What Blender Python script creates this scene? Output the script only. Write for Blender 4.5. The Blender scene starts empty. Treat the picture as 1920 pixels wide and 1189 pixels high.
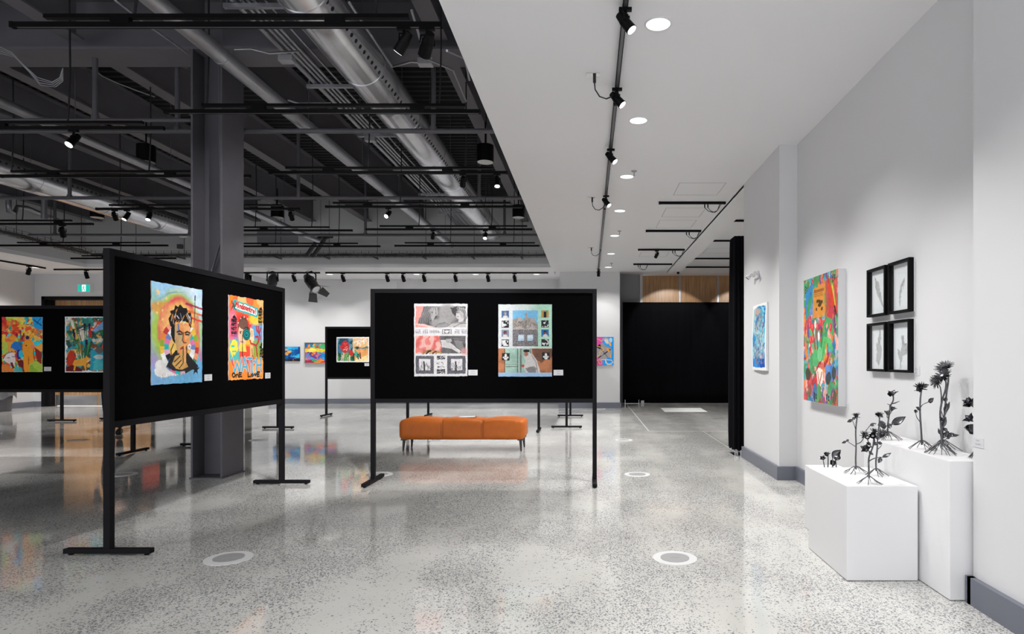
import bpy, bmesh, math, random
import numpy as np
from mathutils import Vector, Matrix
random.seed(7)
SC = bpy.context.scene
COL = SC.collection

# ------------------------------------------------------------------ camera, world, exposure
F = 1165.0            # focal length in pixels of the 1920x1189 frame
VX, VY, CH = 1105.0, 673.0, 1.40
cd = bpy.data.cameras.new('camera'); cam = bpy.data.objects.new('camera', cd); COL.objects.link(cam)
cam.location = (0, 0, CH); cam.rotation_euler = (math.pi/2, 0, 0)
cd.sensor_fit = 'HORIZONTAL'; cd.sensor_width = 36; cd.lens = F*36/1920
cd.shift_x = -(VX-960)/1920; cd.shift_y = (VY-594.5)/1920; cd.clip_start = .05; cd.clip_end = 100
SC.camera = cam
W = bpy.data.worlds.new('world'); SC.world = W; W.use_nodes = True
W.node_tree.nodes['Background'].inputs[0].default_value = (.93, .95, 1, 1)
W.node_tree.nodes['Background'].inputs[1].default_value = 2.15      # added fill light, entering by the end left open behind the camera
SC.view_settings.view_transform = 'Standard'; SC.view_settings.look = 'None'
SC.view_settings.exposure = 0.0; SC.view_settings.gamma = 1.0
try: SC.view_settings.use_curve_mapping = False
except Exception: pass
SC.cycles.use_denoising = True; SC.cycles.max_bounces = 7; SC.cycles.diffuse_bounces = 4
SC.cycles.glossy_bounces = 3; SC.cycles.use_adaptive_sampling = True; SC.cycles.adaptive_threshold = .03; SC.cycles.sample_clamp_indirect = 4.0; SC.cycles.caustics_reflective = False
SC.cycles.caustics_refractive = False

E_DOWN, E_SPOT = 44.0, 100.0       # watts: recessed downlights, track spots

# ------------------------------------------------------------------ helpers
def srgb(h):
    if isinstance(h, str):
        h = h.lstrip('#'); c = [int(h[i:i+2], 16)/255 for i in (0, 2, 4)]
    else: c = list(h)
    return tuple(x/12.92 if x <= .04045 else ((x+.055)/1.055)**2.4 for x in c)
MATS = {}
def mat(name, col, rough=.5, metal=0, emit=None, es=1, spec=.5, noise=None, coat=0, bump=None):
    if name in MATS: return MATS[name]
    m = bpy.data.materials.new(name); m.use_nodes = True; nt = m.node_tree; b = nt.nodes['Principled BSDF']
    c = srgb(col) if isinstance(col, str) else col
    b.inputs['Base Color'].default_value = (*c, 1); b.inputs['Roughness'].default_value = rough
    b.inputs['Metallic'].default_value = metal; b.inputs['Specular IOR Level'].default_value = spec
    b.inputs['Coat Weight'].default_value = coat
    if emit:
        b.inputs['Emission Color'].default_value = (*srgb(emit), 1); b.inputs['Emission Strength'].default_value = es
    if noise or bump:
        tc = nt.nodes.new('ShaderNodeTexCoord'); n = nt.nodes.new('ShaderNodeTexNoise')
        n.inputs['Scale'].default_value = (noise or bump)[0]; n.inputs['Detail'].default_value = 4
        nt.links.new(tc.outputs['Object'], n.inputs['Vector'])
        if noise:
            r = nt.nodes.new('ShaderNodeMix'); r.data_type = 'RGBA'
            k = noise[1]
            r.inputs[6].default_value = (*[x*(1-k) for x in c], 1); r.inputs[7].default_value = (*[min(1, x*(1+k)) for x in c], 1)
            nt.links.new(n.outputs['Fac'], r.inputs[0]); nt.links.new(r.outputs[2], b.inputs['Base Color'])
        if bump:
            bp = nt.nodes.new('ShaderNodeBump'); bp.inputs['Strength'].default_value = bump[1]; bp.inputs['Distance'].default_value = .01
            nt.links.new(n.outputs['Fac'], bp.inputs['Height']); nt.links.new(bp.outputs['Normal'], b.inputs['Normal'])
    MATS[name] = m; return m

class MB:
    """collects shapes into one mesh"""
    def __init__(s): s.v = []; s.f = []; s.mi = []; s.sm = []
    def add(s, vs, fs, mi=0, smooth=False):
        o = len(s.v); s.v += [tuple(v) for v in vs]; s.f += [tuple(i+o for i in f) for f in fs]
        s.mi += [mi]*len(fs); s.sm += [smooth]*len(fs); return s
    def box(s, a, b, mi=0):
        x0, y0, z0 = [min(p, q) for p, q in zip(a, b)]; x1, y1, z1 = [max(p, q) for p, q in zip(a, b)]
        return s.add([(x0,y0,z0),(x1,y0,z0),(x1,y1,z0),(x0,y1,z0),(x0,y0,z1),(x1,y0,z1),(x1,y1,z1),(x0,y1,z1)],
            [(0,3,2,1),(4,5,6,7),(0,1,5,4),(1,2,6,5),(2,3,7,6),(3,0,4,7)], mi)
    def cyl(s, a, b, r, r2=None, n=16, mi=0, caps=True, smooth=True):
        a, b = Vector(a), Vector(b); r2 = r if r2 is None else r2; d = (b-a).normalized()
        u = d.orthogonal().normalized(); w = d.cross(u)
        vs = []
        for c, rr in ((a, r), (b, r2)):
            for i in range(n):
                t = 2*math.pi*i/n; vs.append(c+(u*math.cos(t)+w*math.sin(t))*rr)
        s.add(vs, [(i, (i+1)%n, n+(i+1)%n, n+i) for i in range(n)], mi, smooth)
        if caps: s.add(vs, [tuple(range(n-1, -1, -1)), tuple(range(n, 2*n))], mi, False)
        return s
    def tube(s, pts, r, n=8, mi=0, r2=None):
        P = [Vector(p) for p in pts]; N = len(P); r2 = r if r2 is None else r2; vs = []
        u = None
        for i, p in enumerate(P):
            d = (P[min(i+1, N-1)]-P[max(i-1, 0)]).normalized()
            if u is None: u = d.orthogonal().normalized()
            u = (u-d*u.dot(d)).normalized(); w = d.cross(u); rr = r+(r2-r)*i/max(1, N-1)
            for k in range(n):
                t = 2*math.pi*k/n; vs.append(p+(u*math.cos(t)+w*math.sin(t))*rr)
        fs = [(i*n+k, i*n+(k+1)%n, (i+1)*n+(k+1)%n, (i+1)*n+k) for i in range(N-1) for k in range(n)]
        s.add(vs, fs, mi, True)
        s.add([vs[k] for k in range(n)]+[vs[(N-1)*n+k] for k in range(n)], [tuple(range(n-1, -1, -1)), tuple(range(n, 2*n))], mi)
        return s
    def prism(s, poly, h, axis='z', o=0, mi=0):
        """polygon in the plane normal to axis, extruded from o to o+h"""
        n = len(poly)
        def P(a, b, c): return {'z': (a, b, c), 'y': (a, c, b), 'x': (c, a, b)}[axis]
        vs = [P(a, b, o) for a, b in poly]+[P(a, b, o+h) for a, b in poly]
        fs = [tuple(range(n-1, -1, -1)), tuple(range(n, 2*n))]+[(i, (i+1)%n, n+(i+1)%n, n+i) for i in range(n)]
        return s.add(vs, fs, mi)
    def rbox(s, a, b, r, n=(6, 4, 4), fn=None, mi=0):
        """rounded box"""
        a, b = Vector(a), Vector(b); c = (a+b)/2; h = (b-a)/2
        def grid(ax):
            u, v = [i for i in range(3) if i != ax]
            for sg in (-1, 1):
                vs = []; nu, nv = n[u], n[v]
                for i in range(nu+1):
                    for j in range(nv+1):
                        p = [0, 0, 0]; p[ax] = sg*h[ax]; p[u] = h[u]*(2*i/nu-1); p[v] = h[v]*(2*j/nv-1)
                        q = Vector([max(-h[k]+r, min(h[k]-r, p[k])) for k in range(3)])
                        d = Vector(p)-q
                        w = q+d.normalized()*r if d.length > 0 else Vector(p)
                        w = w+c
                        if fn: w = fn(w)
                        vs.append(w)
                fs = []
                for i in range(nu):
                    for j in range(nv):
                        q = (i*(nv+1)+j, (i+1)*(nv+1)+j, (i+1)*(nv+1)+j+1, i*(nv+1)+j+1)
                        fs.append(q if (sg > 0) != (ax == 1) else q[::-1])
                s.add(vs, fs, mi, True)
        for ax in range(3): grid(ax)
        return s
    def build(s, name, m, parent=None, loc=(0, 0, 0), rz=0, bevel=0, merge=False, sub=None):
        me = bpy.data.meshes.new(name); me.from_pydata(s.v, [], s.f)
        for mm in (m if isinstance(m, (list, tuple)) else [m]): me.materials.append(mm)
        me.polygons.foreach_set('material_index', s.mi); me.polygons.foreach_set('use_smooth', s.sm)
        if merge:
            bm = bmesh.new(); bm.from_mesh(me); bmesh.ops.remove_doubles(bm, verts=bm.verts, dist=1e-5)
            bmesh.ops.recalc_face_normals(bm, faces=bm.faces); bm.to_mesh(me); bm.free()
        me.update()
        o = bpy.data.objects.new(name, me); COL.objects.link(o); o.location = loc; o.rotation_euler = (0, 0, rz)
        if parent: o.parent = parent
        if bevel:
            md = o.modifiers.new('bevel', 'BEVEL'); md.width = bevel; md.segments = 2; md.limit_method = 'ANGLE'
        return o
def box(a, b): return MB().box(a, b)
def tag(o, label=None, cat=None, group=None, kind=None):
    if label: o['label'] = label
    if cat: o['category'] = cat
    if group: o['group'] = group
    if kind: o['kind'] = kind
    return o
def thing(name, label, cat, loc=(0, 0, 0), rz=0, group=None):
    o = bpy.data.objects.new(name, None); COL.objects.link(o); o.location = loc; o.rotation_euler = (0, 0, rz)
    o.empty_display_size = .1
    return tag(o, label, cat, group)
def struct(name, mb, m, **k):
    o = mb.build(name, m, **k); o['kind'] = 'structure'; return o
def copy_thing(root, loc, rz=0, label=None):
    r = root.copy(); COL.objects.link(r); r.location = loc; r.rotation_euler = (0, 0, rz)
    if label: r['label'] = label
    for ch in [c for c in bpy.data.objects if c.parent == root]:
        c = ch.copy(); COL.objects.link(c); c.parent = r
        for g in [d for d in bpy.data.objects if d.parent == ch]:
            d = g.copy(); COL.objects.link(d); d.parent = c
    return r
def Yf(py, z): return (CH-z)*F/(py-VY)                    # depth of a point at height z seen at row py
def pt(px, py, Y): return Vector(((px-VX)/F*Y, Y, CH-(py-VY)/F*Y))

# ------------------------------------------------------------------ materials
WALL = mat('white_wall_paint', (.66, .66, .67), .75, spec=.2, bump=(90, .02))
CEIL = mat('white_ceiling_paint', (.86, .855, .87), .85, spec=.2)
GREYW = mat('grey_panel_and_wall_shade', (.30, .30, .32), .8, spec=.2)  # own grey of the grille panel; stands for shade on the back return
BASEB = mat('blue_grey_baseboard', (.145, .155, .19), .45)
DARK = mat('charcoal_steel_paint', (.092, .088, .10), .5, noise=(6, .12))
DECK = mat('dark_deck_paint', (.014, .013, .016), .7, noise=(3, .2))
BEAM = mat('grey_beam_paint', (.125, .119, .134), .6, noise=(4, .1))
FRAME = mat('black_powder_coat', (.0085, .008, .0095), .55, spec=.1)
FELT = mat('black_felt', (.0014, .0014, .0017), .95, spec=.04, bump=(300, .3))
TRACK = mat('black_track_metal', (.0025, .0025, .003), .5, spec=.12)
TRACKU = mat('track_underside', (.10, .10, .11), .4, metal=.3)
GALV = mat('galvanised_steel', (.62, .62, .65), .22, metal=.85, noise=(5, .18))
GALVD = mat('dull_galvanised_steel', (.38, .38, .41), .38, metal=.75, noise=(8, .15))
HOLE = mat('duct_hole', (.004, .004, .005), .9)
CABLE = mat('black_cable_rubber', (.008, .008, .009), .5)
WHITEM = mat('white_plinth_paint', (.76, .76, .77), .4)
PLASTIC = mat('white_plastic', (.75, .75, .76), .35)
PAPER = mat('white_label_card', (.62, .62, .64), .6)
GLOW = mat('lamp_glow', (1, 1, 1), .5, emit='#ffffff', es=5)
DIFF = mat('diffuser_glow', (1, 1, 1), .5, emit='#ffffff', es=1.5)
CHROME = mat('satin_chrome', (.6, .6, .62), .2, metal=1)
CLOTH = mat('black_drape_cloth', (.003, .003, .0042), .85, spec=.05)

def floor_mat():
    m = bpy.data.materials.new('polished_aggregate_concrete'); m.use_nodes = True; nt = m.node_tree; L = nt.links.new
    b = nt.nodes['Principled BSDF']; N = nt.nodes.new
    tc = N('ShaderNodeTexCoord')
    def noise(scale, det=3, sc=None, w=None):
        n = N('ShaderNodeTexNoise'); n.inputs['Scale'].default_value = scale; n.inputs['Detail'].default_value = det
        if sc:
            mp = N('ShaderNodeMapping'); mp.inputs['Scale'].default_value = sc; mp.inputs['Rotation'].default_value = w or (0, 0, 0)
            L(tc.outputs['Object'], mp.inputs[0]); L(mp.outputs[0], n.inputs['Vector'])
        else: L(tc.outputs['Object'], n.inputs['Vector'])
        return n.outputs['Fac']
    def ramp(x, stops):
        r = N('ShaderNodeValToRGB'); e = r.color_ramp.elements
        while len(e) < len(stops): e.new(.5)
        for k, (p, c) in enumerate(stops): e[k].position = p; e[k].color = (*(c if isinstance(c, tuple) else (c,)*3), 1)
        L(x, r.inputs[0]); return r.outputs[0]
    def mix(f, a, c):
        r = N('ShaderNodeMix'); r.data_type = 'RGBA'
        for s_, v in ((0, f), (6, a), (7, c)):
            if isinstance(v, tuple): r.inputs[s_].default_value = (*v, 1)
            elif isinstance(v, (int, float)): r.inputs[s_].default_value = v
            else: L(v, r.inputs[s_])
        return r.outputs[2]
    def mth(op, a, c):
        r = N('ShaderNodeMath'); r.operation = op
        for s_, v in ((0, a), (1, c)):
            if isinstance(v, (int, float)): r.inputs[s_].default_value = v
            else: L(v, r.inputs[s_])
        return r.outputs[0]
    base = ramp(noise(.9, 5), [(.3, (.50, .49, .46)), (.7, (.65, .645, .615))])
    # stones: chips of dark aggregate, size by voronoi distance; coverage by patchy mask
    def chips(scale, cov):
        v = N('ShaderNodeTexVoronoi'); v.inputs['Scale'].default_value = scale; v.inputs['Randomness'].default_value = 1
        wn = N('ShaderNodeTexNoise'); wn.inputs['Scale'].default_value = scale*1.3; wn.inputs['Detail'].default_value = 2
        L(tc.outputs['Object'], wn.inputs['Vector'])
        ad = N('ShaderNodeMixRGB'); ad.blend_type = 'ADD'; ad.inputs[0].default_value = .018
        L(tc.outputs['Object'], ad.inputs[1]); L(wn.outputs['Color'], ad.inputs[2]); L(ad.outputs[0], v.inputs['Vector'])
        sep = N('ShaderNodeSeparateColor'); L(v.outputs['Color'], sep.inputs[0])
        pick = mth('LESS_THAN', sep.outputs[0], cov)
        near = mth('LESS_THAN', v.outputs['Distance'], mth('MULTIPLY_ADD' if False else 'ADD', mth('MULTIPLY', sep.outputs[1], .25), .24))
        return mth('MULTIPLY', pick, near), sep.outputs[2]
    mask = mth('ADD', mth('MULTIPLY', noise(1.1, 3, (1.6, .35, 1), (0, 0, .25)), .75), mth('MULTIPLY', noise(1.4, 3), .45))
    cov = ramp(mask, [(.50, .07), (.64, .95)])
    c1, t1 = chips(66, cov); c2, t2 = chips(115, cov)
    dark = ramp(t1, [(0, (.06, .062, .075)), (1, (.26, .26, .28))])
    col = mix(mth('MULTIPLY', c2, .8), base, dark); col = mix(mth('MULTIPLY', c1, .92), col, dark)
    L(col, b.inputs['Base Color'])
    rr = ramp(noise(2.2, 4), [(.3, .035), (.75, .10)])
    L(rr, b.inputs['Roughness']); b.inputs['Specular IOR Level'].default_value = .5
    bp = N('ShaderNodeBump'); bp.inputs['Strength'].default_value = .06; bp.inputs['Distance'].default_value = .02
    L(noise(1.8, 2, (1, .5, 1)), bp.inputs['Height']); L(bp.outputs['Normal'], b.inputs['Normal'])
    return m
FLOOR = floor_mat()

def wood_mat(name, c1, c2, sc=(28, 28, 1.2)):
    m = bpy.data.materials.new(name); m.use_nodes = True; nt = m.node_tree; b = nt.nodes['Principled BSDF']
    tc = nt.nodes.new('ShaderNodeTexCoord'); mp = nt.nodes.new('ShaderNodeMapping'); mp.inputs['Scale'].default_value = sc
    n = nt.nodes.new('ShaderNodeTexNoise'); n.inputs['Scale'].default_value = 1.0; n.inputs['Detail'].default_value = 5
    r = nt.nodes.new('ShaderNodeValToRGB'); r.color_ramp.elements[0].color = (*c1, 1); r.color_ramp.elements[1].color = (*c2, 1)
    r.color_ramp.elements[0].position = .35; r.color_ramp.elements[1].position = .65
    nt.links.new(tc.outputs['Object'], mp.inputs[0]); nt.links.new(mp.outputs[0], n.inputs['Vector'])
    nt.links.new(n.outputs['Fac'], r.inputs[0]); nt.links.new(r.outputs[0], b.inputs['Base Color']); b.inputs['Roughness'].default_value = .4
    return m
WOOD = wood_mat('oak_veneer', (.33, .17, .07), (.52, .30, .14))
LEATHER = mat('tan_leather', (.60, .15, .02), .45, spec=.3, noise=(9, .16), bump=(220, .12))

# ------------------------------------------------------------------ the room
CZ, CZR, DZ = 3.88, 4.10, 5.72      # low ceiling, right bay ceiling, steel deck
XW, XR = 2.20, 2.41                 # right wall, its recess
VXL, VXR, VYF = -13.65, -1.04, 16.85   # open ceiling void: left, right, far edges
YN = -2.5                           # the room is left open behind the camera to let the fill light in
struct('floor', MB().box((-17, YN, -.1), (6.2, 21, 0)), FLOOR)
c = MB()
c.box((VXR, YN, CZ), (XR+.2, 17.7, CZ+.25)).box((VXR, 17.7, CZ), (.87, 19.9, CZ+.25)).box((VXR, YN, CZ+.25), (VXR+.04, VYF, DZ))      # right soffit and its fascia
c.box((XR+.2, 8.85, CZR), (6.2, 20.6, CZR+.1)).box((XW, 8.85, CZ), (XW+.03, 17.7, CZR)) # raised bay beyond the right wall
c.box((-16.6, VYF, CZ), (VXR, 19.9, CZ+.1)).box((-16.6, YN, CZ), (VXL, VYF, CZ+.1))   # far and left soffits
struct('ceiling', c, CEIL)
struct('ceiling_bay', MB().box((XW+.03, 8.85, CZR), (XR+.2, 17.7, CZR+.1)).box((.87, 17.7, CZR), (XR+.2, 20.6, CZR+.1)), CEIL)
struct('wall_bulkhead_back', MB().box((VXL, VYF, CZ+.1), (VXR, VYF+.1, DZ)), WALL)
struct('wall_bulkhead_left', MB().box((VXL-.1, YN, CZ+.1), (VXL, VYF+.1, DZ)), WALL)
struct('wall_light_block_front', MB().box((VXL, YN-.1, CZ), (VXR, YN, DZ+.1)), DARK)  # unseen panel added to keep the world light out of the void
# corrugated deck
prof = []
p = .17; y = YN
while y < VYF:
    prof += [(y, DZ+.05), (y+.06, DZ+.05), (y+.085, DZ), (y+.145, DZ)]; y += p
vs = [(x, a, z) for x in (VXL, VXR) for a, z in prof]; n = len(prof)
struct('ceiling_deck', MB().add(vs, [(i, i+1, n+i+1, n+i) for i in range(n-1)]).box((VXL, YN, DZ+.06), (VXR, VYF, DZ+.1)), DECK)
# walls
w = MB().box((XW, YN, 0), (XW+.5, 3.56, CZ)).box((XW, 7.2, 0), (XW+.5, 8.84, CZ)).box((XR, 3.56, 0), (XR+.3, 7.2, CZ)).box((XW+.5, 8.7, 0), (6.2, 8.84, CZR))
struct('wall_right', w, WALL, bevel=0)
struct('wall_bay_right', MB().box((6.1, 8.84, 0), (6.2, 20.5, CZR)), WALL)
struct('wall_back', MB().box((-10.0, 19.4, 0), (.86, 19.6, CZ)).box((-.84, 17.7, 0), (.87, 19.4, CZ)), WALL)
struct('wall_back_return', MB().box((.87, 19.9, 0), (1.66, 20.1, CZR)).box((.8, 19.5, 0), (.87, 20.0, CZ)), GREYW)  # an unlit wall; its shade is put into the grey colour
struct('trim_back_post', MB().box((1.62, 19.86, 0), (1.70, 19.9, CZR)), WALL)
DXL = -16.0+.0
struct('wall_left', MB().box((-16.6, YN, 0), (-16.25, 18.2, CZ)), WALL)
x0d = (79-VX)/F*18.2; x1d = x0d+3.3; zt = CH+(VY-556)/F*18.2
struct('wall_back_left', MB().box((-16.25, 18.2, 0), (x0d, 18.4, CZ)).box((x0d, 18.2, zt), (x1d, 18.4, CZ)).box((x1d, 18.2, 0), (-10.0, 18.4, CZ)).box((-10.1, 18.2, 0), (-10, 19.6, CZ)), WALL)
# baseboards .15 high, .035 thick
BH, BT = .155, .035
bb = MB().box((XW-BT, YN, 0), (XW, 3.56, BH)).box((XW-BT, 3.53, 0), (XW, 3.56+.02, BH)).box((XW-BT, 7.2-BT, 0), (XW, 8.84, BH)).box((XW, 7.2-BT, 0), (XR, 7.2, BH)).box((XR-BT, 3.56, 0), (XR, 7.2-BT, BH))
struct('baseboard_right', bb, BASEB)
struct('baseboard_back', MB().box((-10, 19.4-BT, 0), (-.84, 19.4, BH)).box((-.84-BT, 17.7-BT, 0), (.87+BT, 17.7, BH)).box((-.84-BT, 17.7, 0), (-.84, 19.4, BH)), BASEB)
struct('baseboard_left', MB().box((-16.25, YN, 0), (-16.25+BT, 18.2, BH)).box((-16.25, 18.2-BT, 0), (x0d, 18.2, BH)), BASEB)
# double door at the back left
dr = thing('door_1', None, None, (x0d, 18.2, 0)); dr['kind'] = 'structure'
zw = zt; ww = 3.3
MB().box((0, -.03, 0), (.09, .32, zw)).box((ww-.09, -.03, 0), (ww, .32, zw)).box((0, -.03, zw-.09), (ww, .32, zw)).box((.09, .05, 0), (.17, .32, zw-.09)).build('door_frame', FRAME, dr)
lf = (ww-.34)/3
for k in range(2):
    a = .175+k*1.28
    d = MB().box((a, .24, .01), (a+1.265, .29, zw-.095)).build('door_leaf', WOOD, dr)
    MB().box((a+.02, .232, .02), (a+1.245, .24, .33)).build('kick_plate', GALV, d)
    MB().tube([(a+(1.18 if k == 0 else .08), .24, .95), (a+(1.18 if k == 0 else .08), .19, .97), (a+(1.18 if k == 0 else .08), .19, 1.33), (a+(1.18 if k == 0 else .08), .24, 1.35)], .012).build('handle', CHROME, d)
MB().box((.175+2.56, .24, .01), (ww-.09, .29, zw-.095)).build('side_panel', WOOD, dr)
# timber panelled wall at the back right
wp = thing('timber_wall_panel', None, None, (1.70, 20.2, 0)); wp.name = 'wall_timber_back'; wp['kind'] = 'structure'
zp = CH+(VY-516)/F*20.2
for k in range(4):
    xa = k*1.24
    MB().box((xa+.03, 0, .1), (xa+1.21, .04, zp)).build('veneer_panel', WOOD, wp)
    MB().box((xa+1.21, -.01, .1), (xa+1.27, .05, zp)).build('joint_strip', GALVD, wp)
MB().box((0, -.03, zp), (4.6, .1, zp+.07)).build('head_trim', DARK, wp)
struct('wall_back_right', MB().box((1.66, 20.3, 0), (6.2, 20.5, CZR+.1)), WALL)
# saw cut joints in the slab
jn = MB().box((1.145, 12.05, 0), (1.16, 19.7, .0012)).box((1.145, 12.04, 0), (6, 12.055, .0012)).box((2.19, 8.0, 0), (2.2, 12.04, .001))
struct('trim_floor_joint', jn, mat('pale_joint_sealant', (.5, .5, .5), .5))
# ------------------------------------------------------------------ floor things: sunk socket covers, white floor patch
RINGM = mat('pale_ring_steel', (.66, .66, .66), .4); DISCM = mat('grey_cover_disc', (.36, .36, .365), .3)
covers = [(-2.53, 4.36, 'pale ringed floor socket cover in front of the angled black display board'),
          (.60, 4.36, 'pale ringed floor socket cover alone in the open foreground left of the white plinths'),
          (.58, 7.52, 'floor socket cover just right of the right foot of the two-print display board'),
          (-2.54, 7.52, 'floor socket cover behind the left foot of the two-print display board'),
          (-5.65, 7.52, 'floor socket cover left of the steel column, seen behind the near board post'),
          (.59, 10.7, 'floor socket cover in front of the far black curtain, third one back'),
          (-2.61, 10.7, 'floor socket cover beyond the left end of the orange bench'),
          (-5.70, 10.7, 'floor socket cover between the steel column and the far display board foot'),
          (-8.8, 10.7, 'floor socket cover on the brown reflection of the wooden doors at left'),
          (.30, 17.3, 'floor socket cover at the foot of the white wall pier')]
for x, y, l in covers:
    t = thing('floor_socket_cover', l, 'floor socket', (x, y, 0), 0, 'floor socket covers')
    MB().cyl((0, 0, 0), (0, 0, .004), .155, n=48, smooth=False).build('ring', RINGM, t)
    MB().cyl((0, 0, .004), (0, 0, .007), .1, n=40, smooth=False).box((-.03, -.004, .007), (.03, .004, .008)).build('disc', DISCM, t)
t = MB().prism([(2.03, 17.66), (3.16, 17.66), (3.12, 16.42), (2.0, 16.42)][::-1], .006).build('floor_patch', mat('white_floor_patch', (.85, .85, .85), .5))  # thin white four-sided slab, flat on the floor
tag(t, 'flat white rectangular patch on the floor before the black curtain', 'floor panel')

# ------------------------------------------------------------------ structural steel
def hsec(mb, x0, x1, y0, y1, z0, z1, tf=.025, tw=.02):      # H column: flanges at x0 and x1, web between
    ym = (y0+y1)/2
    return mb.box((x0, y0, z0), (x0+tf, y1, z1)).box((x1-tf, y0, z0), (x1, y1, z1)).box((x0+tf, ym-tw/2, z0), (x1-tf, ym+tw/2, z1))
col = thing('steel_column', 'grey painted steel column rising behind the angled display board', 'column', (-4.47, 7.48, 0))
hsec(MB(), -.184, .184, -.228, .228, .015, 5.02).build('shaft', DARK, col, bevel=.004)
MB().box((-.195, -.24, 0), (.195, .24, .014)).build('base_plate', DARK, col)
br = MB().box((.02, -.25, 2.12), (.19, -.235, 2.17)).box((.186, -.25, 2.12), (.2, -.1, 2.17))
for k in range(3): br.box((.04+k*.05, -.252, 2.135), (.065+k*.05, -.25, 2.155), mi=1)
br.build('slotted_bracket', [GALVD, HOLE], col)
wap = thing('wireless_access_point', 'round white dish device on the column above the board top', 'access point', (-4.53, 7.36, 2.16))
MB().cyl((0, 0, 0), (0, -.03, 0), .088, n=32, smooth=False).cyl((0, -.03, 0), (0, -.045, 0), .07, .03, n=32).build('dish', PLASTIC, wap)
MB().box((-.05, -.05, -.02), (.05, -.04, .02)).build('badge', GALVD, wap)
cdt = MB().tube([(-4.53, 7.42, 2.25), (-4.53, 7.42, 2.36), (-4.50, 7.42, 2.48), (-4.36, 7.36, 2.82), (-4.335, 7.3, 2.95), (-4.335, 7.28, 5.0)], .013)
tag(cdt.build('conduit', DARK), 'thin grey conduit bending down the column to the white dish device', 'conduit')

gd = MB()
y0, y1, zb = 7.255, 7.705, 5.02
gd.box((VXL, y0, zb), (VXR, y1, zb+.03)).box((VXL, y0, DZ-.03), (VXR, y1, DZ-.005)).box((VXL, 7.47, zb+.03), (VXR, 7.49, DZ-.03))
tag(gd.build('steel_girder', BEAM), 'wide grey steel girder crossing the dark ceiling on top of the column', 'girder')
bx = [-1.75, -3.1, -4.5, -6.0, -7.5, -9.0, -10.5, -12.0, -13.3]
ordn = ['nearest the white ceiling edge', 'above the bundle of conduits', 'in line with the column', 'just left of the column', 'second to the left of the column',
        'third to the left of the column', 'fourth to the left of the column', 'second from the left bulkhead', 'tight against the left bulkhead']
for k, x in enumerate(bx):
    for seg, (ya, yb) in enumerate(((YN+.1, y0-.002), (y1+.002, VYF-.005))):
        b = MB().box((x-.1, ya, 5.12), (x+.1, yb, 5.145)).box((x-.1, ya, DZ-.03), (x+.1, yb, DZ-.005)).box((x-.01, ya, 5.145), (x+.01, yb, DZ-.03))
        tag(b.build('ceiling_beam', BEAM), ('near' if seg == 0 else 'far')+' steel ceiling beam '+ordn[k]+(', in front of the girder' if seg == 0 else ', beyond the girder'), 'beam', 'steel ceiling beams')

# ------------------------------------------------------------------ ducts, pipes, conduits
def duct(name, label, cat, x, z, r, ya, yb, m, holes=0, bands=1.25, cap=True, b0=.6):
    t = thing(name, label, cat, (x, ya, z))
    d = MB().cyl((0, 0, 0), (0, yb-ya-(r if cap else 0), 0), r, n=40, caps=False)
    if cap:                                           # domed end
        L = yb-ya-r; prev = None; ring = []
        for j in range(7):
            a = j/6*math.pi/2; ring.append((L+math.sin(a)*r*.5, max(.001, math.cos(a)*r)))
        for (ya_, ra), (yb_, rb) in zip(ring, ring[1:]): d.cyl((0, ya_, 0), (0, yb_, 0), ra, rb, n=40, caps=False)
    if holes:
        L = yb-ya; k = 0; a = math.atan2(-.8, holes)     # the row of nozzles
        nx, nz = math.cos(math.radians(holes)), math.sin(math.radians(holes))
        yy = .15
        while yy < L-r*1.3:
            d.cyl((nx*(r-.004), yy, nz*(r-.004)), (nx*(r+.0015), yy, nz*(r+.0015)), .021, n=12, mi=1, smooth=False); yy += .11
    d.build('duct_shell', [m, HOLE], t)
    yy = b0
    while yy < yb-ya-.2:
        MB().cyl((0, yy, 0), (0, yy+.03, 0), r+.006, n=40).build('joint_band', m, t)
        MB().cyl((0, yy+.015, r+.005), (0, yy+.015, DZ-z-.01), .005, n=6).build('hanger_rod', DARK, t)
        yy += bands
    return t
duct('ventilation_duct', 'large shiny round ventilation duct with a row of holes, right of the column', 'duct', -2.46, 4.60, .245, YN+.1, 15.9, GALV, holes=-32, bands=1.42)
duct('ventilation_duct', 'large round ventilation duct with a row of holes at the far left', 'duct', -9.9, 4.60, .25, YN+.1, 15.4, GALV, holes=8, bands=1.6)
duct('drain_pipe', 'medium grey pipe passing in front of the column towards the back', 'pipe', -3.62, 4.38, .08, YN+.1, 16.3, GALVD, cap=False, bands=1.9, b0=4.7)
duct('drain_pipe', 'medium grey pipe left of the column running to the back wall', 'pipe', -6.88, 4.40, .062, YN+.1, 16.4, GALVD, cap=False, bands=1.9, b0=3.1)
cdl = ['thick left edge', 'second from the left', 'third from the left', 'middle', 'third from the right', 'second from the right', 'right edge, beside the big duct']
for k, (x, r) in enumerate([(-3.50, .03), (-3.42, .018), (-3.36, .018), (-3.30, .018), (-3.19, .012), (-3.06, .014), (-2.97, .014)]):
    tag(MB().cyl((x, YN+.1, 4.93), (x, 16.4, 4.93), r, n=10).build('conduit', GALVD), 'straight steel conduit of the overhead bundle, '+cdl[k], 'conduit', 'overhead conduit bundle')
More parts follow.
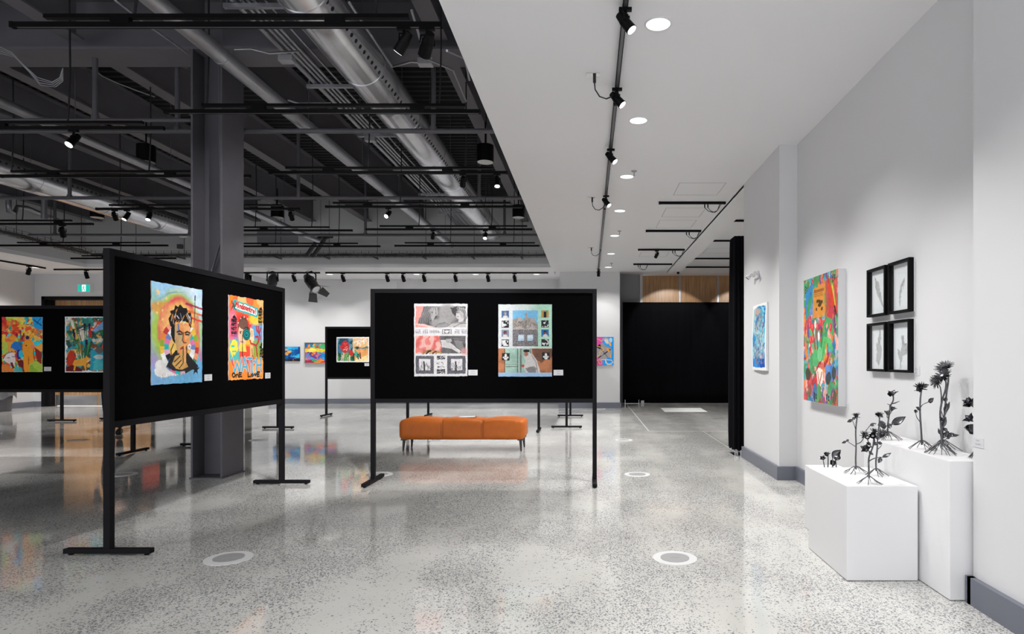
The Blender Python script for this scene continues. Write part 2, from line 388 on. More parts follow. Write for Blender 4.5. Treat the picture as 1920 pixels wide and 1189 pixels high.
for k, yy in enumerate([4.3, 6.1, 7.9, 9.65, 11.4, 13.1, 14.8]):
    h = MB().box((-3.60, yy, 4.855), (-2.88, yy+.042, 4.895)).cyl((-3.57, yy+.02, 4.85), (-3.57, yy+.02, DZ-.01), .006, n=6).cyl((-2.91, yy+.02, 4.85), (-2.91, yy+.02, DZ-.01), .006, n=6)
    tag(h.build('trapeze_hanger', GALVD), 'slotted trapeze hanger carrying the conduit bundle, '+['nearest', 'second', 'third', 'fourth', 'fifth', 'sixth', 'farthest'][k]+' from the front', 'pipe hanger', 'conduit trapeze hangers')
# loose branch conduits
for k, pts in enumerate([[pt(440, 93, 6.6), pt(470, 92, 6.6), pt(505, 100, 6.7), pt(560, 96, 7.0)],
                         [pt(540, 188, 8.0), pt(560, 194, 8.0), pt(620, 193, 8.3)],
                         [pt(838, 95, 5.6), pt(872, 110, 6.2), pt(880, 150, 6.8)],
                         [pt(772, 20, 5.2), pt(795, 98, 6.1), pt(800, 110, 6.3), pt(850, 132, 6.9), pt(874, 190, 8.2)],
                         [pt(655, 5, 5.2), pt(735, 125, 6.8), pt(770, 116, 7.1), pt(795, 118, 7.1)],
                         [pt(216, 0, 5.5), pt(270, 42, 6.0), pt(352, 100, 6.9)]]):
    tag(MB().tube(pts, .012).build('conduit', GALVD), 'thin bent branch conduit '+['crossing between column and conduit bundle', 'curving left of the conduit bundle by the second track', 'running up to the white ceiling edge',
        'zigzagging right of the big shiny duct', 'beside the upper end of the big shiny duct', 'descending to the column top from the left'][k], 'conduit')
jb = [(pt(418, 103, 7.0), 'above the column top'), (pt(538, 112, 7.0), 'beside the column right of its girder'), (pt(695, 262, 9.5), 'under the conduit bundle'), (pt(798, 118, 6.9), 'by the lit spotlight top right')]
for p_, l in jb:
    tag(box(p_-Vector((.08, .05, .03)), p_+Vector((.08, .05, .04))).build('junction_box', mat('pale_box', (.35, .35, .37), .4), bevel=.004), 'pale electrical junction box '+l, 'junction box')

# sprinkler mains across the void
for k, (yy, z, xa, xb) in enumerate([(7.42, 4.25, -12.9, -4.75), (7.77, 4.25, -12.9, VXR-.02), (11.0, 4.25, -12.9, VXR-.02), (14.3, 4.25, -12.9, VXR-.02)]):
    t = thing('sprinkler_pipe', ['thin sprinkler pipe left of the column, above the left near track', 'sprinkler pipe crossing the void just beyond the column', 'sprinkler pipe crossing the middle of the void',
        'farthest sprinkler pipe near the back bulkhead'][k], 'sprinkler pipe', (0, yy, z), 0, 'sprinkler pipes')
    MB().cyl((xa, 0, 0), (xb, 0, 0), [.022, .03, .03, .03][k], n=12).build('main_pipe', DARK, t)
    xs = [x for x in (-12.3, -9.2, -5.15, -1.95) if xa < x < xb] if k else [-5.9]
    for x in xs:
        MB().cyl((x, 0, 0), (x, 0, .74 if k == 0 else 1.44), .03, n=10).cyl((x, 0, -.005), (x, 0, .05), .042, n=12).build('riser', DARK, t)

# ------------------------------------------------------------------ recessed downlights
def downlight(x, y, z, label, r=.09, group='recessed ceiling downlights', e=None):
    t = thing('recessed_downlight', label, 'downlight', (x, y, z), 0, group)
    ring = MB(); n = 40
    vs = []
    for rr, zz in ((r+.012, 0), (r+.010, -.006), (r, -.006), (r-.002, -.002)):
        vs += [(rr*math.cos(2*math.pi*i/n), rr*math.sin(2*math.pi*i/n), zz) for i in range(n)]
    ring.add(vs, [(j*n+i, j*n+(i+1)%n, (j+1)*n+(i+1)%n, (j+1)*n+i) for j in range(3) for i in range(n)], 0, True)
    ring.build('trim_ring', PLASTIC, t)
    MB().cyl((0, 0, -.002), (0, 0, -.0035), r-.001, n=n, smooth=False).build('diffuser', DIFF, t)
    ld = bpy.data.lights.new('downlight_lamp', 'AREA'); ld.shape = 'DISK'; ld.size = 2*r; ld.energy = E_DOWN if e is None else e; ld.color = (1, .985, .965); ld.spread = math.radians(115)
    lo = bpy.data.objects.new('downlight_lamp', ld); COL.objects.link(lo); lo.parent = t; lo.location = (0, 0, -.008)
    return t
wd = ['nearest', 'second', 'third', 'fourth', 'fifth', 'sixth', 'seventh']
for k, y in enumerate([4.6, 6.46, 8.45, 10.4, 12.5, 14.65, 16.8]):
    downlight(.51, y, CZ, 'round recessed downlight beside the ceiling track, '+wd[k]+' in its row', e=E_DOWN*(.6, .8, 1, 1.1, 1.2, 1.1, .45)[k])
for y in (.9, 2.75): downlight(.51, y, CZ, e=E_DOWN*.6, label= 'round recessed downlight beside the ceiling track, outside the frame over the viewer '+('first' if y < 1 else 'second'))
for k, y in enumerate([10.35, 12.55, 14.75, 16.9]):
    downlight(2.55, y, CZR, 'round recessed downlight in the raised right bay, '+wd[k]+' in its row', e=E_DOWN*4.2)
for k, px in enumerate([512, 618, 781, 892, 1006]):
    downlight((px-VX)/F*18.2, 18.2, CZ, 'round recessed downlight in the far soffit, '+['leftmost', 'second from left', 'middle', 'second from right', 'rightmost'][k]+' of the row', e=E_DOWN*.5)
downlight(-15.0, 16.85, CZ, 'round recessed downlight in the left soffit above the track by the exit doors')
downlight(-15.0, 13.2, CZ, 'added round recessed downlight in the left soffit, just outside the frame')  # unseen lamp added to lift the dim left end

# ------------------------------------------------------------------ light tracks and spot heads
def track(label, a, b, z, zup=.0, ends=(0, 0), group='black lighting tracks', rods=(), surface=False, feed=None):
    """track from a to b (x,y); optional carrier strut above, from end offsets"""
    a = Vector((a[0], a[1], z)); b = Vector((b[0], b[1], z)); d = (b-a); L = d.length; ang = math.atan2(d.y, d.x)
    t = thing('lighting_track', label, 'lighting track', tuple(a), ang, group)
    MB().box((0, -.018, -.016), (L, .018, .018)).box((0, -.018, -.02), (L, -.012, -.016)).box((0, .012, -.02), (L, .018, -.016)).build('rail', TRACK, t)
    MB().box((.02, -.012, -.0175), (L-.02, .012, -.016)).build('contact_slot', TRACKU, t)
    MB().box((-.025, -.02, -.022), (0, .02, .02)).build('end_cap', TRACK, t)
    if zup:
        MB().box((ends[0], -.02, zup-.014), (L-ends[1], .02, zup+.014)).build('carrier_strut', TRACK, t)
        x = ends[0]+.5
        while x < L-ends[1]-.2: MB().box((x, -.022, .0), (x+.14, .022, zup)).build('clamp', TRACK, t); x += 1.6
    for rx in rods:
        MB().tube([(rx, 0, zup), (rx+.01, 0, zup+.1), (rx+.02, .01, zup+.6), (rx+.015, 0, DZ-.004-z)], .009, n=6).build('drop_cable', CABLE, t)
    return t
def spot(x, y, z, aim, lit=True, label='', E=None, size=52, group='track spotlights', sc=1.0, real=True, blend=.45):
    """head hung from a track at (x,y,z); aim is the world point it looks at"""
    t = thing('track_spotlight', label, 'spotlight', (x, y, z), 0, group)
    piv = Vector((0, 0, -.10*sc)); d = (Vector(aim)-(Vector((x, y, z))+piv)).normalized()
    MB().box((-.045*sc, -.016, -.02), (.045*sc, .016, 0)).cyl((0, 0, -.02), (0, 0, -.045*sc), .011, n=10).build('adapter', TRACK, t)
    s_ = d.cross(Vector((0, 0, 1))).normalized() if abs(d.z) < .98 else Vector((1, 0, 0))
    MB().tube([piv+s_*.043*sc, Vector((0, 0, -.055*sc))+s_*.04*sc, Vector((0, 0, -.043*sc)), Vector((0, 0, -.055*sc))-s_*.04*sc, piv-s_*.043*sc], .006, n=6).build('yoke', TRACK, t)
    a = piv-d*.075*sc; b = piv+d*.075*sc
    bd = MB().cyl(a, piv-d*.02*sc, .026*sc, .034*sc, n=20).cyl(piv-d*.02*sc, b, .036*sc, .039*sc, n=20)
    up = s_.cross(d)
    for k in range(3): bd.box(piv-d*(.05-.018*k)*sc+up*.03*sc-Vector((.004,)*3), piv-d*(.05-.018*k)*sc+up*.046*sc+Vector((.004,)*3))
    bd.build('lamp_body', TRACK, t)
    MB().cyl(b+d*.0005, b+d*.002, .034*sc, n=20, smooth=False).build('lens', GLOW if lit else mat('dark_lens', (.03, .03, .035), .1), t)
    if real:
        ld = bpy.data.lights.new('spot_lamp', 'SPOT'); ld.energy = E if E is not None else E_SPOT; ld.spot_size = math.radians(size); ld.spot_blend = blend
        ld.shadow_soft_size = .03*sc; ld.color = (1, .985, .965)
        lo = bpy.data.objects.new('spot_lamp', ld); COL.objects.link(lo); lo.parent = t; lo.location = b+d*.012
        lo.rotation_euler = (-d).to_track_quat('Z', 'Y').to_euler()
    return t
G1 = 'surface tracks on the white ceiling'
zt0 = CZ-.02
for k, (ya, yb) in enumerate([(1.6, 5.92), (5.98, 10.1), (10.16, 13.9), (13.98, 16.9)]):
    track('black track fixed to the white ceiling along the walkway, '+['nearest', 'second', 'third', 'farthest'][k]+' length', (.25, ya), (.25, yb), zt0, group=G1)
for k, y in enumerate([5.42, 9.55, 13.85]):
    t = thing('ceiling_outlet', 'small ceiling outlet plate with a looped black cable to the track, '+['nearest', 'middle', 'farthest'][k], 'outlet', (.03, y, CZ), 0, 'ceiling outlets')
    MB().box((-.06, -.035, -.004), (.06, .035, 0)).build('plate', CHROME, t)
    MB().cyl((.015, 0, -.004), (.015, 0, -.07), .014, n=12).build('plug', CABLE, t)
    MB().tube([(.015, 0, -.07), (.02, .02, -.12), (.06, .05, -.17), (.12, .1, -.17), (.18, .16, -.12), (.22, .22, -.05), (.22, .25, -.03)], .006, n=6).build('cable', CABLE, t)
# lit heads on it, washing the right wall and its pictures
for x, y, aim, l, e, sz in [(.25, 4.32, (2.35, 3.75, .9), 'black spotlight on the ceiling track cut by the top edge, aimed at the plinths', 1.0, 56),
                    (.25, 5.60, (2.40, 5.0, 1.25), 'black lit spotlight on the ceiling track beside the nearest outlet plate', 1.0, 62),
                    (.25, 7.22, (2.38, 6.3, 1.2), 'black lit spotlight on the ceiling track beyond the second downlight', 1.0, 60),
                    (.25, 9.28, (2.18, 8.1, 1.3), 'black lit spotlight on the ceiling track at the middle outlet', 1.1, 58)]:
    spot(x, y, zt0-.0205, aim, True, l, E=E_SPOT*e*1.1, size=sz, blend=.9)
spot(.25, 2.7, zt0-.02, (2.2, 2.4, 1.0), True, 'black spotlight on the ceiling track outside the frame, nearer the viewer', E=E_SPOT*.3, size=62, blend=.9)
spot(.25, 16.85, zt0-.02, (.25, 17.7, 1.5), False, 'black spotlight at the far end of the ceiling track by the white pier', E=E_SPOT*.25, size=78, sc=1.15)
# short cross tracks left of the bay edge
for k, (y, xa) in enumerate([(9.8, 1.12), (11.95, 1.11), (14.0, 1.12), (16.15, 1.17)]):
    t = track('short black cross track with looped cables on the white ceiling, '+['nearest', 'second', 'third', 'farthest'][k], (xa, y), (2.15, y), zt0, group='short cross tracks')
    xc = [.7, .76, .76, .1][k]
    for q in range(2):
        MB().cyl((xc+.05*q, 0, -.02), (xc+.05*q, 0, -.075), .011, n=8).tube([(xc+.05*q, 0, -.075), (xc+.06+.04*q, 0, -.13), (xc+.13+.03*q, 0, -.15), (xc+.2, 0, -.12), (xc+.235+.02*q, 0, -.02)], .005, n=6).build('loop_cable', CABLE, t)
spot(1.52, 14.0, zt0-.02, (.3, 17.6, 1.5), True, 'black lit spotlight under the third short cross track', E=E_SPOT*.35, size=50)
zt1 = CZR-.02
for k, y in enumerate([9.85, 12.05, 14.1, 16.6, 18.15]):
    track('long black track in the raised right bay, '+['nearest', 'second', 'third', 'fourth', 'farthest'][k], (2.24, y), (5.8, y), zt1, group='right bay tracks')
for k, x in enumerate([2.6, 5.0]):
    spot(x, 18.15, zt1-.02, (x, 20.2, 2.0), True, ['left', 'right'][k]+' spotlight washing the timber wall behind the black curtain', E=150, size=76, blend=.2)
# access hatches outlined in the ceiling
GRV = mat('hatch_gap', (.30, .30, .31), .8)
for k, (x, y, z) in enumerate([(1.27, 8.75, CZ), (1.26, 10.2, CZ), (1.26, 11.1, CZ), (1.2, 14.4, CZ), (2.9, 10.7, CZR), (2.9, 15.2, CZR)]):
    a = .66; g = .006; m_ = MB()
    for x0, y0_, x1, y1_ in ((x, y, x+a, y+g), (x, y+a-g, x+a, y+a), (x, y, x+g, y+a), (x+a-g, y, x+a, y+a)): m_.box((x0, y0_, z-.0015), (x1, y1_, z))
    h = struct('trim_hatch_%d' % (k+1), m_, GRV)
for k, (x, y) in enumerate([(.59, 8.2), (.585, 12.05), (.575, 16.1), (-.98, 17.75)]):
    t = thing('fire_sprinkler', 'small fire sprinkler head in the white ceiling, '+['nearest', 'second along', 'third along', 'farthest, left of the white pier'][k], 'sprinkler', (x, y, CZ), 0, 'ceiling sprinkler heads')
    MB().cyl((0, 0, 0), (0, 0, -.012), .04, .03, n=20).build('escutcheon', GALVD, t)
    MB().cyl((0, 0, -.012), (0, 0, -.06), .007, n=8).cyl((0, 0, -.06), (0, 0, -.063), .018, n=14).build('deflector', GALVD, t)

# suspended tracks across the void
G2 = 'suspended tracks in the void'; TZ = 3.90
def xw(px, y): return (px-VX)/F*y
rows = [  # label, px0, px1, row y (px), strut end offsets
    ('nearest suspended double track across the top of the view', 27, None, 52, (.23, .25), (.9, 2.7)),
    ('second suspended track, passing in front of the column', 313, None, 213, (.36, .15), (.4, 2.75)),
    ('suspended track at left carrying the brightest left spotlight', -150, 308, 244, (.3, .23), (.6, 1.6)),
    ('third suspended track, right of the column', 508, None, 326.5, (.2, .2), (1.3, 2.6)),
    ('third suspended track at left, ending behind the column', 5, 470, 333, (.12, .3), (.12, 2.0)),
    ('fourth suspended track at right, under the big duct', 613, None, 390, (.1, .2), (1.2, 2.6)),
    ('fourth suspended track behind the column with two lit spotlights', 183, 562, 394, (.2, .3), (.35, 2.4)),
    ('fifth suspended track at right with two lit spotlights', 688, None, 432, (.25, .1), (1.0, 2.4)),
    ('fifth suspended track behind the column', 430, 661, 434, (.1, .45), (.5, 1.6)),
    ('suspended track at far left above the exit doors with one dark spotlight', -120, 175, 422, (.1, .4), (1.6,)),
    ('sixth suspended track at right near the back bulkhead', 742, None, 462.5, (.2, .1), (1.2, 2.6)),
    ('sixth suspended track left of centre near the back bulkhead', 440, 713, 463.5, (.1, .5), (.9, 2.3)),
    ('low suspended track above the wooden doors at left', -60, 315, 462, (.9, .4), (1.9,)),
    ('short suspended track end left of the angled board top', 135, 330, 486, (.25, .2), (1.2,)),
]
RY = {}
for k, (l, a, b, py, en, rods) in enumerate(rows):
    y = (TZ-.02-CH)*F/(VY-py); RY[k] = y
    xa = xw(a, y); xb = VXR-.06 if b is None else xw(b, y)
    xa = max(xa, VXL+.15)
    track(l, (xa, y), (xb, y), TZ, zup=.062, ends=en, rods=rods, group=G2)
track('added suspended track outside the frame, carrying the added spotlights', (-5.2, 2.95), (VXR-.06, 2.95), TZ, zup=.062, ends=(.2, .2), group=G2)  # unseen track, added as a mount for the extra lamps
def vs_(px, row, aim, lit, label, **k):
    y = RY[row]; return spot(xw(px, y), y, TZ-.02, aim, lit, label, group='suspended track spotlights', **k)
vs_(757, 0, (-3.4, 5.75, 1.5), True, 'tilted lit spotlight under the nearest suspended track', E=E_SPOT*2.4, size=50, sc=1.1)
vs_(801, 0, (-4.6, 10.5, 0), False, 'dark spotlight turned away, next to the tilted lit one under the nearest track', E=450, size=80, sc=1.25)  # lens stays dark; its wide lamp is added fill for the void
vs_(138, 2, (-6.2, 4.2, .4), True, 'bright glaring spotlight under the left suspended track', E=E_SPOT*2.6, size=50, sc=1.1)
vs_(868, 3, (-3.0, 13.5, 0), False, 'spotlight turned away on the third track beside the big duct', E=450, size=80)  # wide lamp added in this head to brighten the void
vs_(932, 3, (-1.0, 7.2, .6), True, 'starry bright spotlight on the third track near the ceiling edge', E=E_SPOT*.5, size=40)
vs_(215, 6, (-9.5, 15, 0), False, 'leftmost spotlight on the fourth track left of the column, turned away', E=350, size=80)  # hidden wide lamp added here as void fill
vs_(238, 6, (-8.4, 9.2, 1.6), True, 'lit middle spotlight on the fourth track left of the column', E=E_SPOT*2.6, size=44)
vs_(280, 6, (-7.3, 9.2, 1.5), True, 'lit rightmost spotlight on the fourth track left of the column', E=E_SPOT*2.6, size=44)
vs_(728, 5, (-4.2, 7.4, 1.2), True, 'lit spotlight on the fourth track below the grey pipe', E=E_SPOT*.6, size=50)
vs_(546, 6, (-5.8, 15.5, 0), False, 'spotlight turned away on the fourth track just right of the column', E=450, size=80)  # carries an added wide lamp, more fill for the void
vs_(812, 7, (-4.3, 15.2, 1.5), True, 'left lit spotlight on the fifth track above the two-print board', E=E_SPOT*2.6, size=50)
vs_(910, 7, (-2.0, 9.6, .4), True, 'right lit spotlight on the fifth track above the two-print board', E=E_SPOT*.7, size=44)
vs_(117, 9, (-12, 15.5, 0), False, 'dark spotlight on the far left track above the exit doors', E=200, size=80, sc=1.3)  # dark lens with an added fill lamp behind it
for k, (x, aim) in enumerate([(-2.6, (-1.7, 7.0, 1.45)), (-1.5, (-.7, 7.0, 1.45)), (-4.3, (-4.4, 7.3, 1.6))]):
    spot(x, 2.95, TZ-.02, aim, True, 'added spotlight outside the frame aimed at the '+['left print', 'right print', 'steel column'][k], E=E_SPOT*[.48, .48, .6][k], size=42, group='suspended track spotlights')  # unseen lamps added to brighten the prints and the column

for k, (x, y) in enumerate([(-4.9, 2.6), (-2.0, 2.2)]):
    spot(x, 2.95, TZ-.02, (x, y, 0), True, ['left', 'right'][k]+' added wide fill spotlight outside the frame over the foreground floor', E=[150, 50][k], size=110, blend=1, group='suspended track spotlights')  # unseen lamps added as fill for the near floor
# pendant drum downlights
for k, (px, y, l) in enumerate([(274, 9.7, 'black drum pendant left of the column above the third track'), (910, 9.7, 'black drum pendant close to the white ceiling edge'),
        (182, 13.5, 'black drum pendant at left partly hidden by the shiny duct'), (520, 13.5, 'black drum pendant right of the column'), (972, 13.5, 'farthest right black drum pendant by the ceiling edge')]):
    z0 = 4.47
    t = thing('drum_pendant', l, 'pendant light', (xw(px, y), y, z0), 0, 'black drum pendants')
    MB().cyl((0, 0, .0), (0, 0, .26), .13, n=32).build('drum', TRACK, t)
    MB().cyl((0, 0, -.002), (0, 0, .0), .122, n=32, smooth=False).build('reflector', mat('pendant_reflector', (.5, .5, .48), .3), t)
    MB().cyl((0, 0, .26), (0, 0, 5.1-z0), .012, n=8).build('stem', TRACK, t)

# track and spots under the far soffit, washing the back wall
yt = 17.75
track('black track under the far soffit, right length above the two-print board', (xw(612, yt), yt), (xw(1028, yt), yt), zt0, group='far soffit tracks')
track('black track under the far soffit, left length behind the angled board', (xw(400, yt), yt), (xw(600, yt), yt), zt0, group='far soffit tracks')
track('black track running away under the left soffit', (-14.75, 14.0), (-14.75, 16.85), zt0, group='far soffit tracks')
track('black track under the soffit in front of the exit doors', (xw(103, 17.1), 17.1), (xw(260, 17.1), 17.1), zt0, group='far soffit tracks')
for k, (px, lit) in enumerate([(464, 0), (551, 0), (643, 0), (726, 0), (756, 1), (795, 0), (854, 0), (915, 0), (965, 0)]):
    x = xw(px, yt)
    spot(x, yt, zt0-.02, (x+.15, 19.35, 1.9), bool(lit), 'small spotlight under the far soffit, '+['first from left', 'second from left', 'third from left', 'fourth from left', 'fifth from left, the only glowing one', 'sixth from left', 'seventh from left', 'eighth from left', 'last at right'][k],
         E=30, size=74, sc=1.35, real=(k in (0, 1, 2, 3, 5, 6, 7, 8)), group='far soffit spotlights', blend=.35)
spot(-14.75, 16.35, zt0-.02, (-16.2, 17.2, 1.4), False, 'small spotlight at the end of the left soffit track', E=45, size=85, sc=1.3, group='far soffit spotlights')
spot(xw(162, 17.1), 17.1, zt0-.02, (-13.7, 18.2, 1.0), False, 'small spotlight in front of the exit doors above the exit sign', E=260, size=95, sc=1.3, group='far soffit spotlights')

# theatre lanterns with barn doors
def lantern(px, y, sc, label, aim, doors=True):
    x = xw(px, y); t = thing('theatre_lantern', label, 'stage light', (x, y, zt0-.02), 0, 'theatre lanterns')
    piv = Vector((0, 0, -.27*sc)); d = Vector(aim).normalized(); s_ = d.cross(Vector((0, 0, 1))).normalized(); up = s_.cross(d)
    MB().tube([piv+s_*.13*sc, Vector((0, 0, -.06*sc))+s_*.12*sc, Vector((0, 0, -.02)), Vector((0, 0, -.06*sc))-s_*.12*sc, piv-s_*.13*sc], .016*sc, n=8).build('yoke', TRACK, t)
    b = MB().cyl(piv-d*.22*sc, piv-d*.12*sc, .07*sc, .10*sc, n=24).cyl(piv-d*.12*sc, piv+d*.16*sc, .105*sc, .105*sc, n=24).cyl(piv+d*.16*sc, piv+d*.2*sc, .115*sc, .115*sc, n=24)
    for q in range(4): b.cyl(piv-d*(.1-.05*q)*sc, piv-d*(.085-.05*q)*sc, .113*sc, n=24)
    b.build('lamp_housing', mat('lantern_black', (.02, .02, .022), .25), t)
    MB().cyl(piv+d*.2*sc, piv+d*.203*sc, .095*sc, n=24).build('lens', CHROME, t)
    if doors:
        for q in range(4):
            e = [s_, -s_, up, -up][q]; g = [up, up, s_, s_][q]; o = piv+d*.2*sc+e*.115*sc
            tip = o+(d*.8+e*.75).normalized()*.2*sc
            w1, w2 = .10*sc, (.06 if q < 2 else .13)*sc; th = d*.004
            MB().add([o-g*w1, o+g*w1, tip+g*w2, tip-g*w2, o-g*w1+th, o+g*w1+th, tip+g*w2+th, tip-g*w2+th], [(0, 3, 2, 1), (4, 5, 6, 7), (0, 1, 5, 4), (1, 2, 6, 5), (2, 3, 7, 6), (3, 0, 4, 7)]).build('barn_door', mat('barn_door_metal', (.05, .05, .052), .4), t)
    MB().tube([Vector((-.08, 0, 0)), Vector((-.2, 0, -.05)), piv-d*.15*sc+Vector((-.1, 0, .08)), piv-d*.2*sc], .007, n=6).build('cable', CABLE, t)
lantern(584, 17.2, 1.25, 'black theatre lantern with open barn doors hanging above the gap', (.62, -.25, -.75))
lantern(511, 17.2, 1.1, 'black theatre lantern half hidden behind the angled board corner', (.1, -.5, -.8), doors=False)

# cable tray: wire basket along the back then along the left bulkhead
TM = mat('dark_tray_wire', (.05, .05, .055), .5)
def tray(path, label, rods):
    t = thing('cable_tray', label, 'cable tray', (0, 0, 0), 0, 'wire cable trays')
    m_ = MB(); P = [Vector(p) for p in path]; w = .15
    for a, b in zip(P, P[1:]):
        d = (b-a); L = d.length; d.normalize(); s_ = d.cross(Vector((0, 0, 1))).normalized()
        for o, h in ((-w, 0), (-w, .06), (-w, .12), (w, 0), (w, .06), (w, .12), (0, 0), (-w/2, 0), (w/2, 0)):
            m_.cyl(a+s_*o+Vector((0, 0, h)), b+s_*o+Vector((0, 0, h)), .004, n=4, caps=False)
        k = 0.0
        while k < L:
            q = a+d*k
            m_.box(q-s_*w-Vector((.004, .004, .004)), q-s_*w+Vector((.004, .004, .124))).box(q+s_*w-Vector((.004, .004, .004)), q+s_*w+Vector((.004, .004, .124)))
            m_.cyl(q-s_*w, q+s_*w, .004, n=4, caps=False); k += .2
    m_.build('wire_basket', TM, t)
    cb = MB(); rr = random.Random(3)
    for q in range(7):
        o = (q-3)*.035
        for a, b in zip(P, P[1:]):
            d = (b-a); L = d.length; d.normalize(); s_ = d.cross(Vector((0, 0, 1))).normalized(); n = int(L/.5)+1
            cb.tube([a+d*(L*i/n)+s_*(o+rr.uniform(-.02, .02))+Vector((0, 0, .02+rr.uniform(0, .035))) for i in range(n+1)], .012, n=5)
    cb.build('cables', CABLE, t)
    for p_ in rods:
        MB().cyl(p_, (p_[0], p_[1], DZ-.01), .007, n=6).box((p_[0]-.02, p_[1]-.3, p_[2]-.02), (p_[0]+.02, p_[1]+.03, p_[2]+.01)).build('hanger', TM, t)
tray([(-13.2, 16.5, 4.12), (VXR-.05, 16.5, 4.12)], 'wire cable tray running along the back bulkhead', [(x, 16.72, 4.1) for x in (-12.2, -10.9, -9.6, -8.3, -7.0, -5.7, -4.4, -3.1, -1.8)])
tray([(-13.2, 9.5, 4.42), (-13.2, 16.3, 4.14)], 'wire cable tray running along the left bulkhead', [(-13.0, y, 4.2) for y in (13.2, 14.1, 15.0, 15.9)])
# pipework against the left bulkhead and odds and ends
tag(MB().tube([pt(16, 372, 14.1), pt(16, 384, 14.1), pt(17, 396, 14.1), pt(27, 400, 14.2), pt(33, 388, 14.3), pt(50, 390, 14.4), pt(78, 402, 14.8), pt(108, 413, 15.3)], .055, n=14).build('waste_pipe', GALVD), 'thick grey waste pipe with a U bend at the far left', 'pipe')
tag(MB().tube([pt(83, 330, 14.3), pt(83, 411, 14.3)], .06, n=14).build('vent_pipe', GALVD), 'short vertical grey pipe beside the U-bend pipe at left', 'pipe')
for k in range(2):
    tag(MB().tube([pt(608+k*14, 443, 15.7-k*.25), pt(597+k*13, 447, 15.8-k*.25), pt(587+k*13, 462, 15.7-k*.25), pt(577+k*13, 477, 15.8-k*.25)], .05, n=12).build('flexible_duct', mat('black_flexible_duct', (.02, .02, .02), .45)), ['left', 'right'][k]+' of the two short black flexible ducts above the back tray', 'flexible duct', 'black flexible ducts')
tag(box((xw(483, VYF), VYF-.03, pt(0, 459, VYF).z), (xw(559, VYF), VYF-.001, pt(0, 426, VYF).z)).build('wall_grille', GREYW), 'flat grey panel on the back bulkhead right of the column', 'wall panel')
tag(box((xw(336, VYF), VYF-.1, pt(0, 467, VYF).z), (xw(344, VYF), VYF-.001, pt(0, 459, VYF).z)).build('wall_speaker', DARK), 'small dark box on the back bulkhead left of the column', 'speaker')
# loose white wires high at left
wires = []
rr = random.Random(5)
for k in range(4):
    Y_ = 6.5+.12*k; P = [(0, 88+4*k), (22+2*k, 98+3*k), (45+3*k, 122+4*k), (70+2*k, 145+5*k), (98+2*k, 154+3*k), (112+2*k, 146+2*k), (118, 128+3*k)]
    tag(MB().tube([pt(u, v, Y_) for u, v in P], .005, n=5).build('loose_cable', mat('pale_cable', (.3, .3, .32), .5)), 'thin pale cable drooping at the upper left, '+['uppermost', 'second', 'third', 'lowest'][k], 'cable', 'loose pale cables')
tag(MB().tube([pt(172, 124, 8.2), pt(190, 142, 8.3), pt(220, 156, 8.4), pt(262, 172, 8.6), pt(290, 182, 8.8)], .008, n=5).build('loose_cable', mat('pale_cable', (.3, .3, .32), .5)), 'pale cable sagging under the girder left of the column', 'cable')
# ------------------------------------------------------------------ display boards
def board(label, x0, y0, axis, L=2.5, z0=.905, z1=2.19):
    """frame on two T feet; local x runs along the board"""
    rz = 0 if axis == 'x' else math.pi/2
    t = thing('display_board', label, 'display board', (x0, y0, 0), rz, 'black display boards'); w = .024
    for x in (0, L):
        MB().box((x-w, -w, .045), (x+w, w, z1)).build('post', FRAME, t, bevel=.002)
        f = MB().box((x-w*1.05, -.31, .012), (x+w*1.05, .31, .046)).build('foot', FRAME, t, bevel=.003)
        for yy in (-.27, .27): MB().cyl((x, yy, 0), (x, yy, .014), .016, n=12).build('glide', TRACK, f)
    MB().box((w, -w, z1-.048), (L-w, w, z1)).build('top_rail', FRAME, t, bevel=.002)
    MB().box((w, -w, z0), (L-w, w, z0+.045)).build('bottom_rail', FRAME, t, bevel=.002)
    MB().box((w, -.014, z0+.045), (L-w, .014, z1-.048)).build('felt_panel', FELT, t)
    return t
board('nearest black display board, standing end on, with the two tall colourful portraits', -3.437, 4.445, 'y')
board('black display board with two framed-look prints, in front of the orange bench', -2.445, 7.03, 'x', L=2.505)
board('black display board at the left edge with two bright collage paintings', -9.27, 9.22, 'x')
board('black display board with the red flower painting, by the back wall', -6.45, 15.24, 'x')
board('black display board hidden behind the nearest board, its far foot right of the column', -6.25, 9.98, 'y')
board('black display board hidden behind the two-print board, its legs behind the bench', -3.52, 12.04, 'x', L=2.54)
board('black display board seen end on under the right half of the two-print board', -.46, 12.58, 'y')
board('black display board end on under the left edge board, its foot before the wooden doors', -11.8, 11.4, 'y')
board('black display board whose foot tip shows left of the nearest post', -10.95, 14.3, 'y')

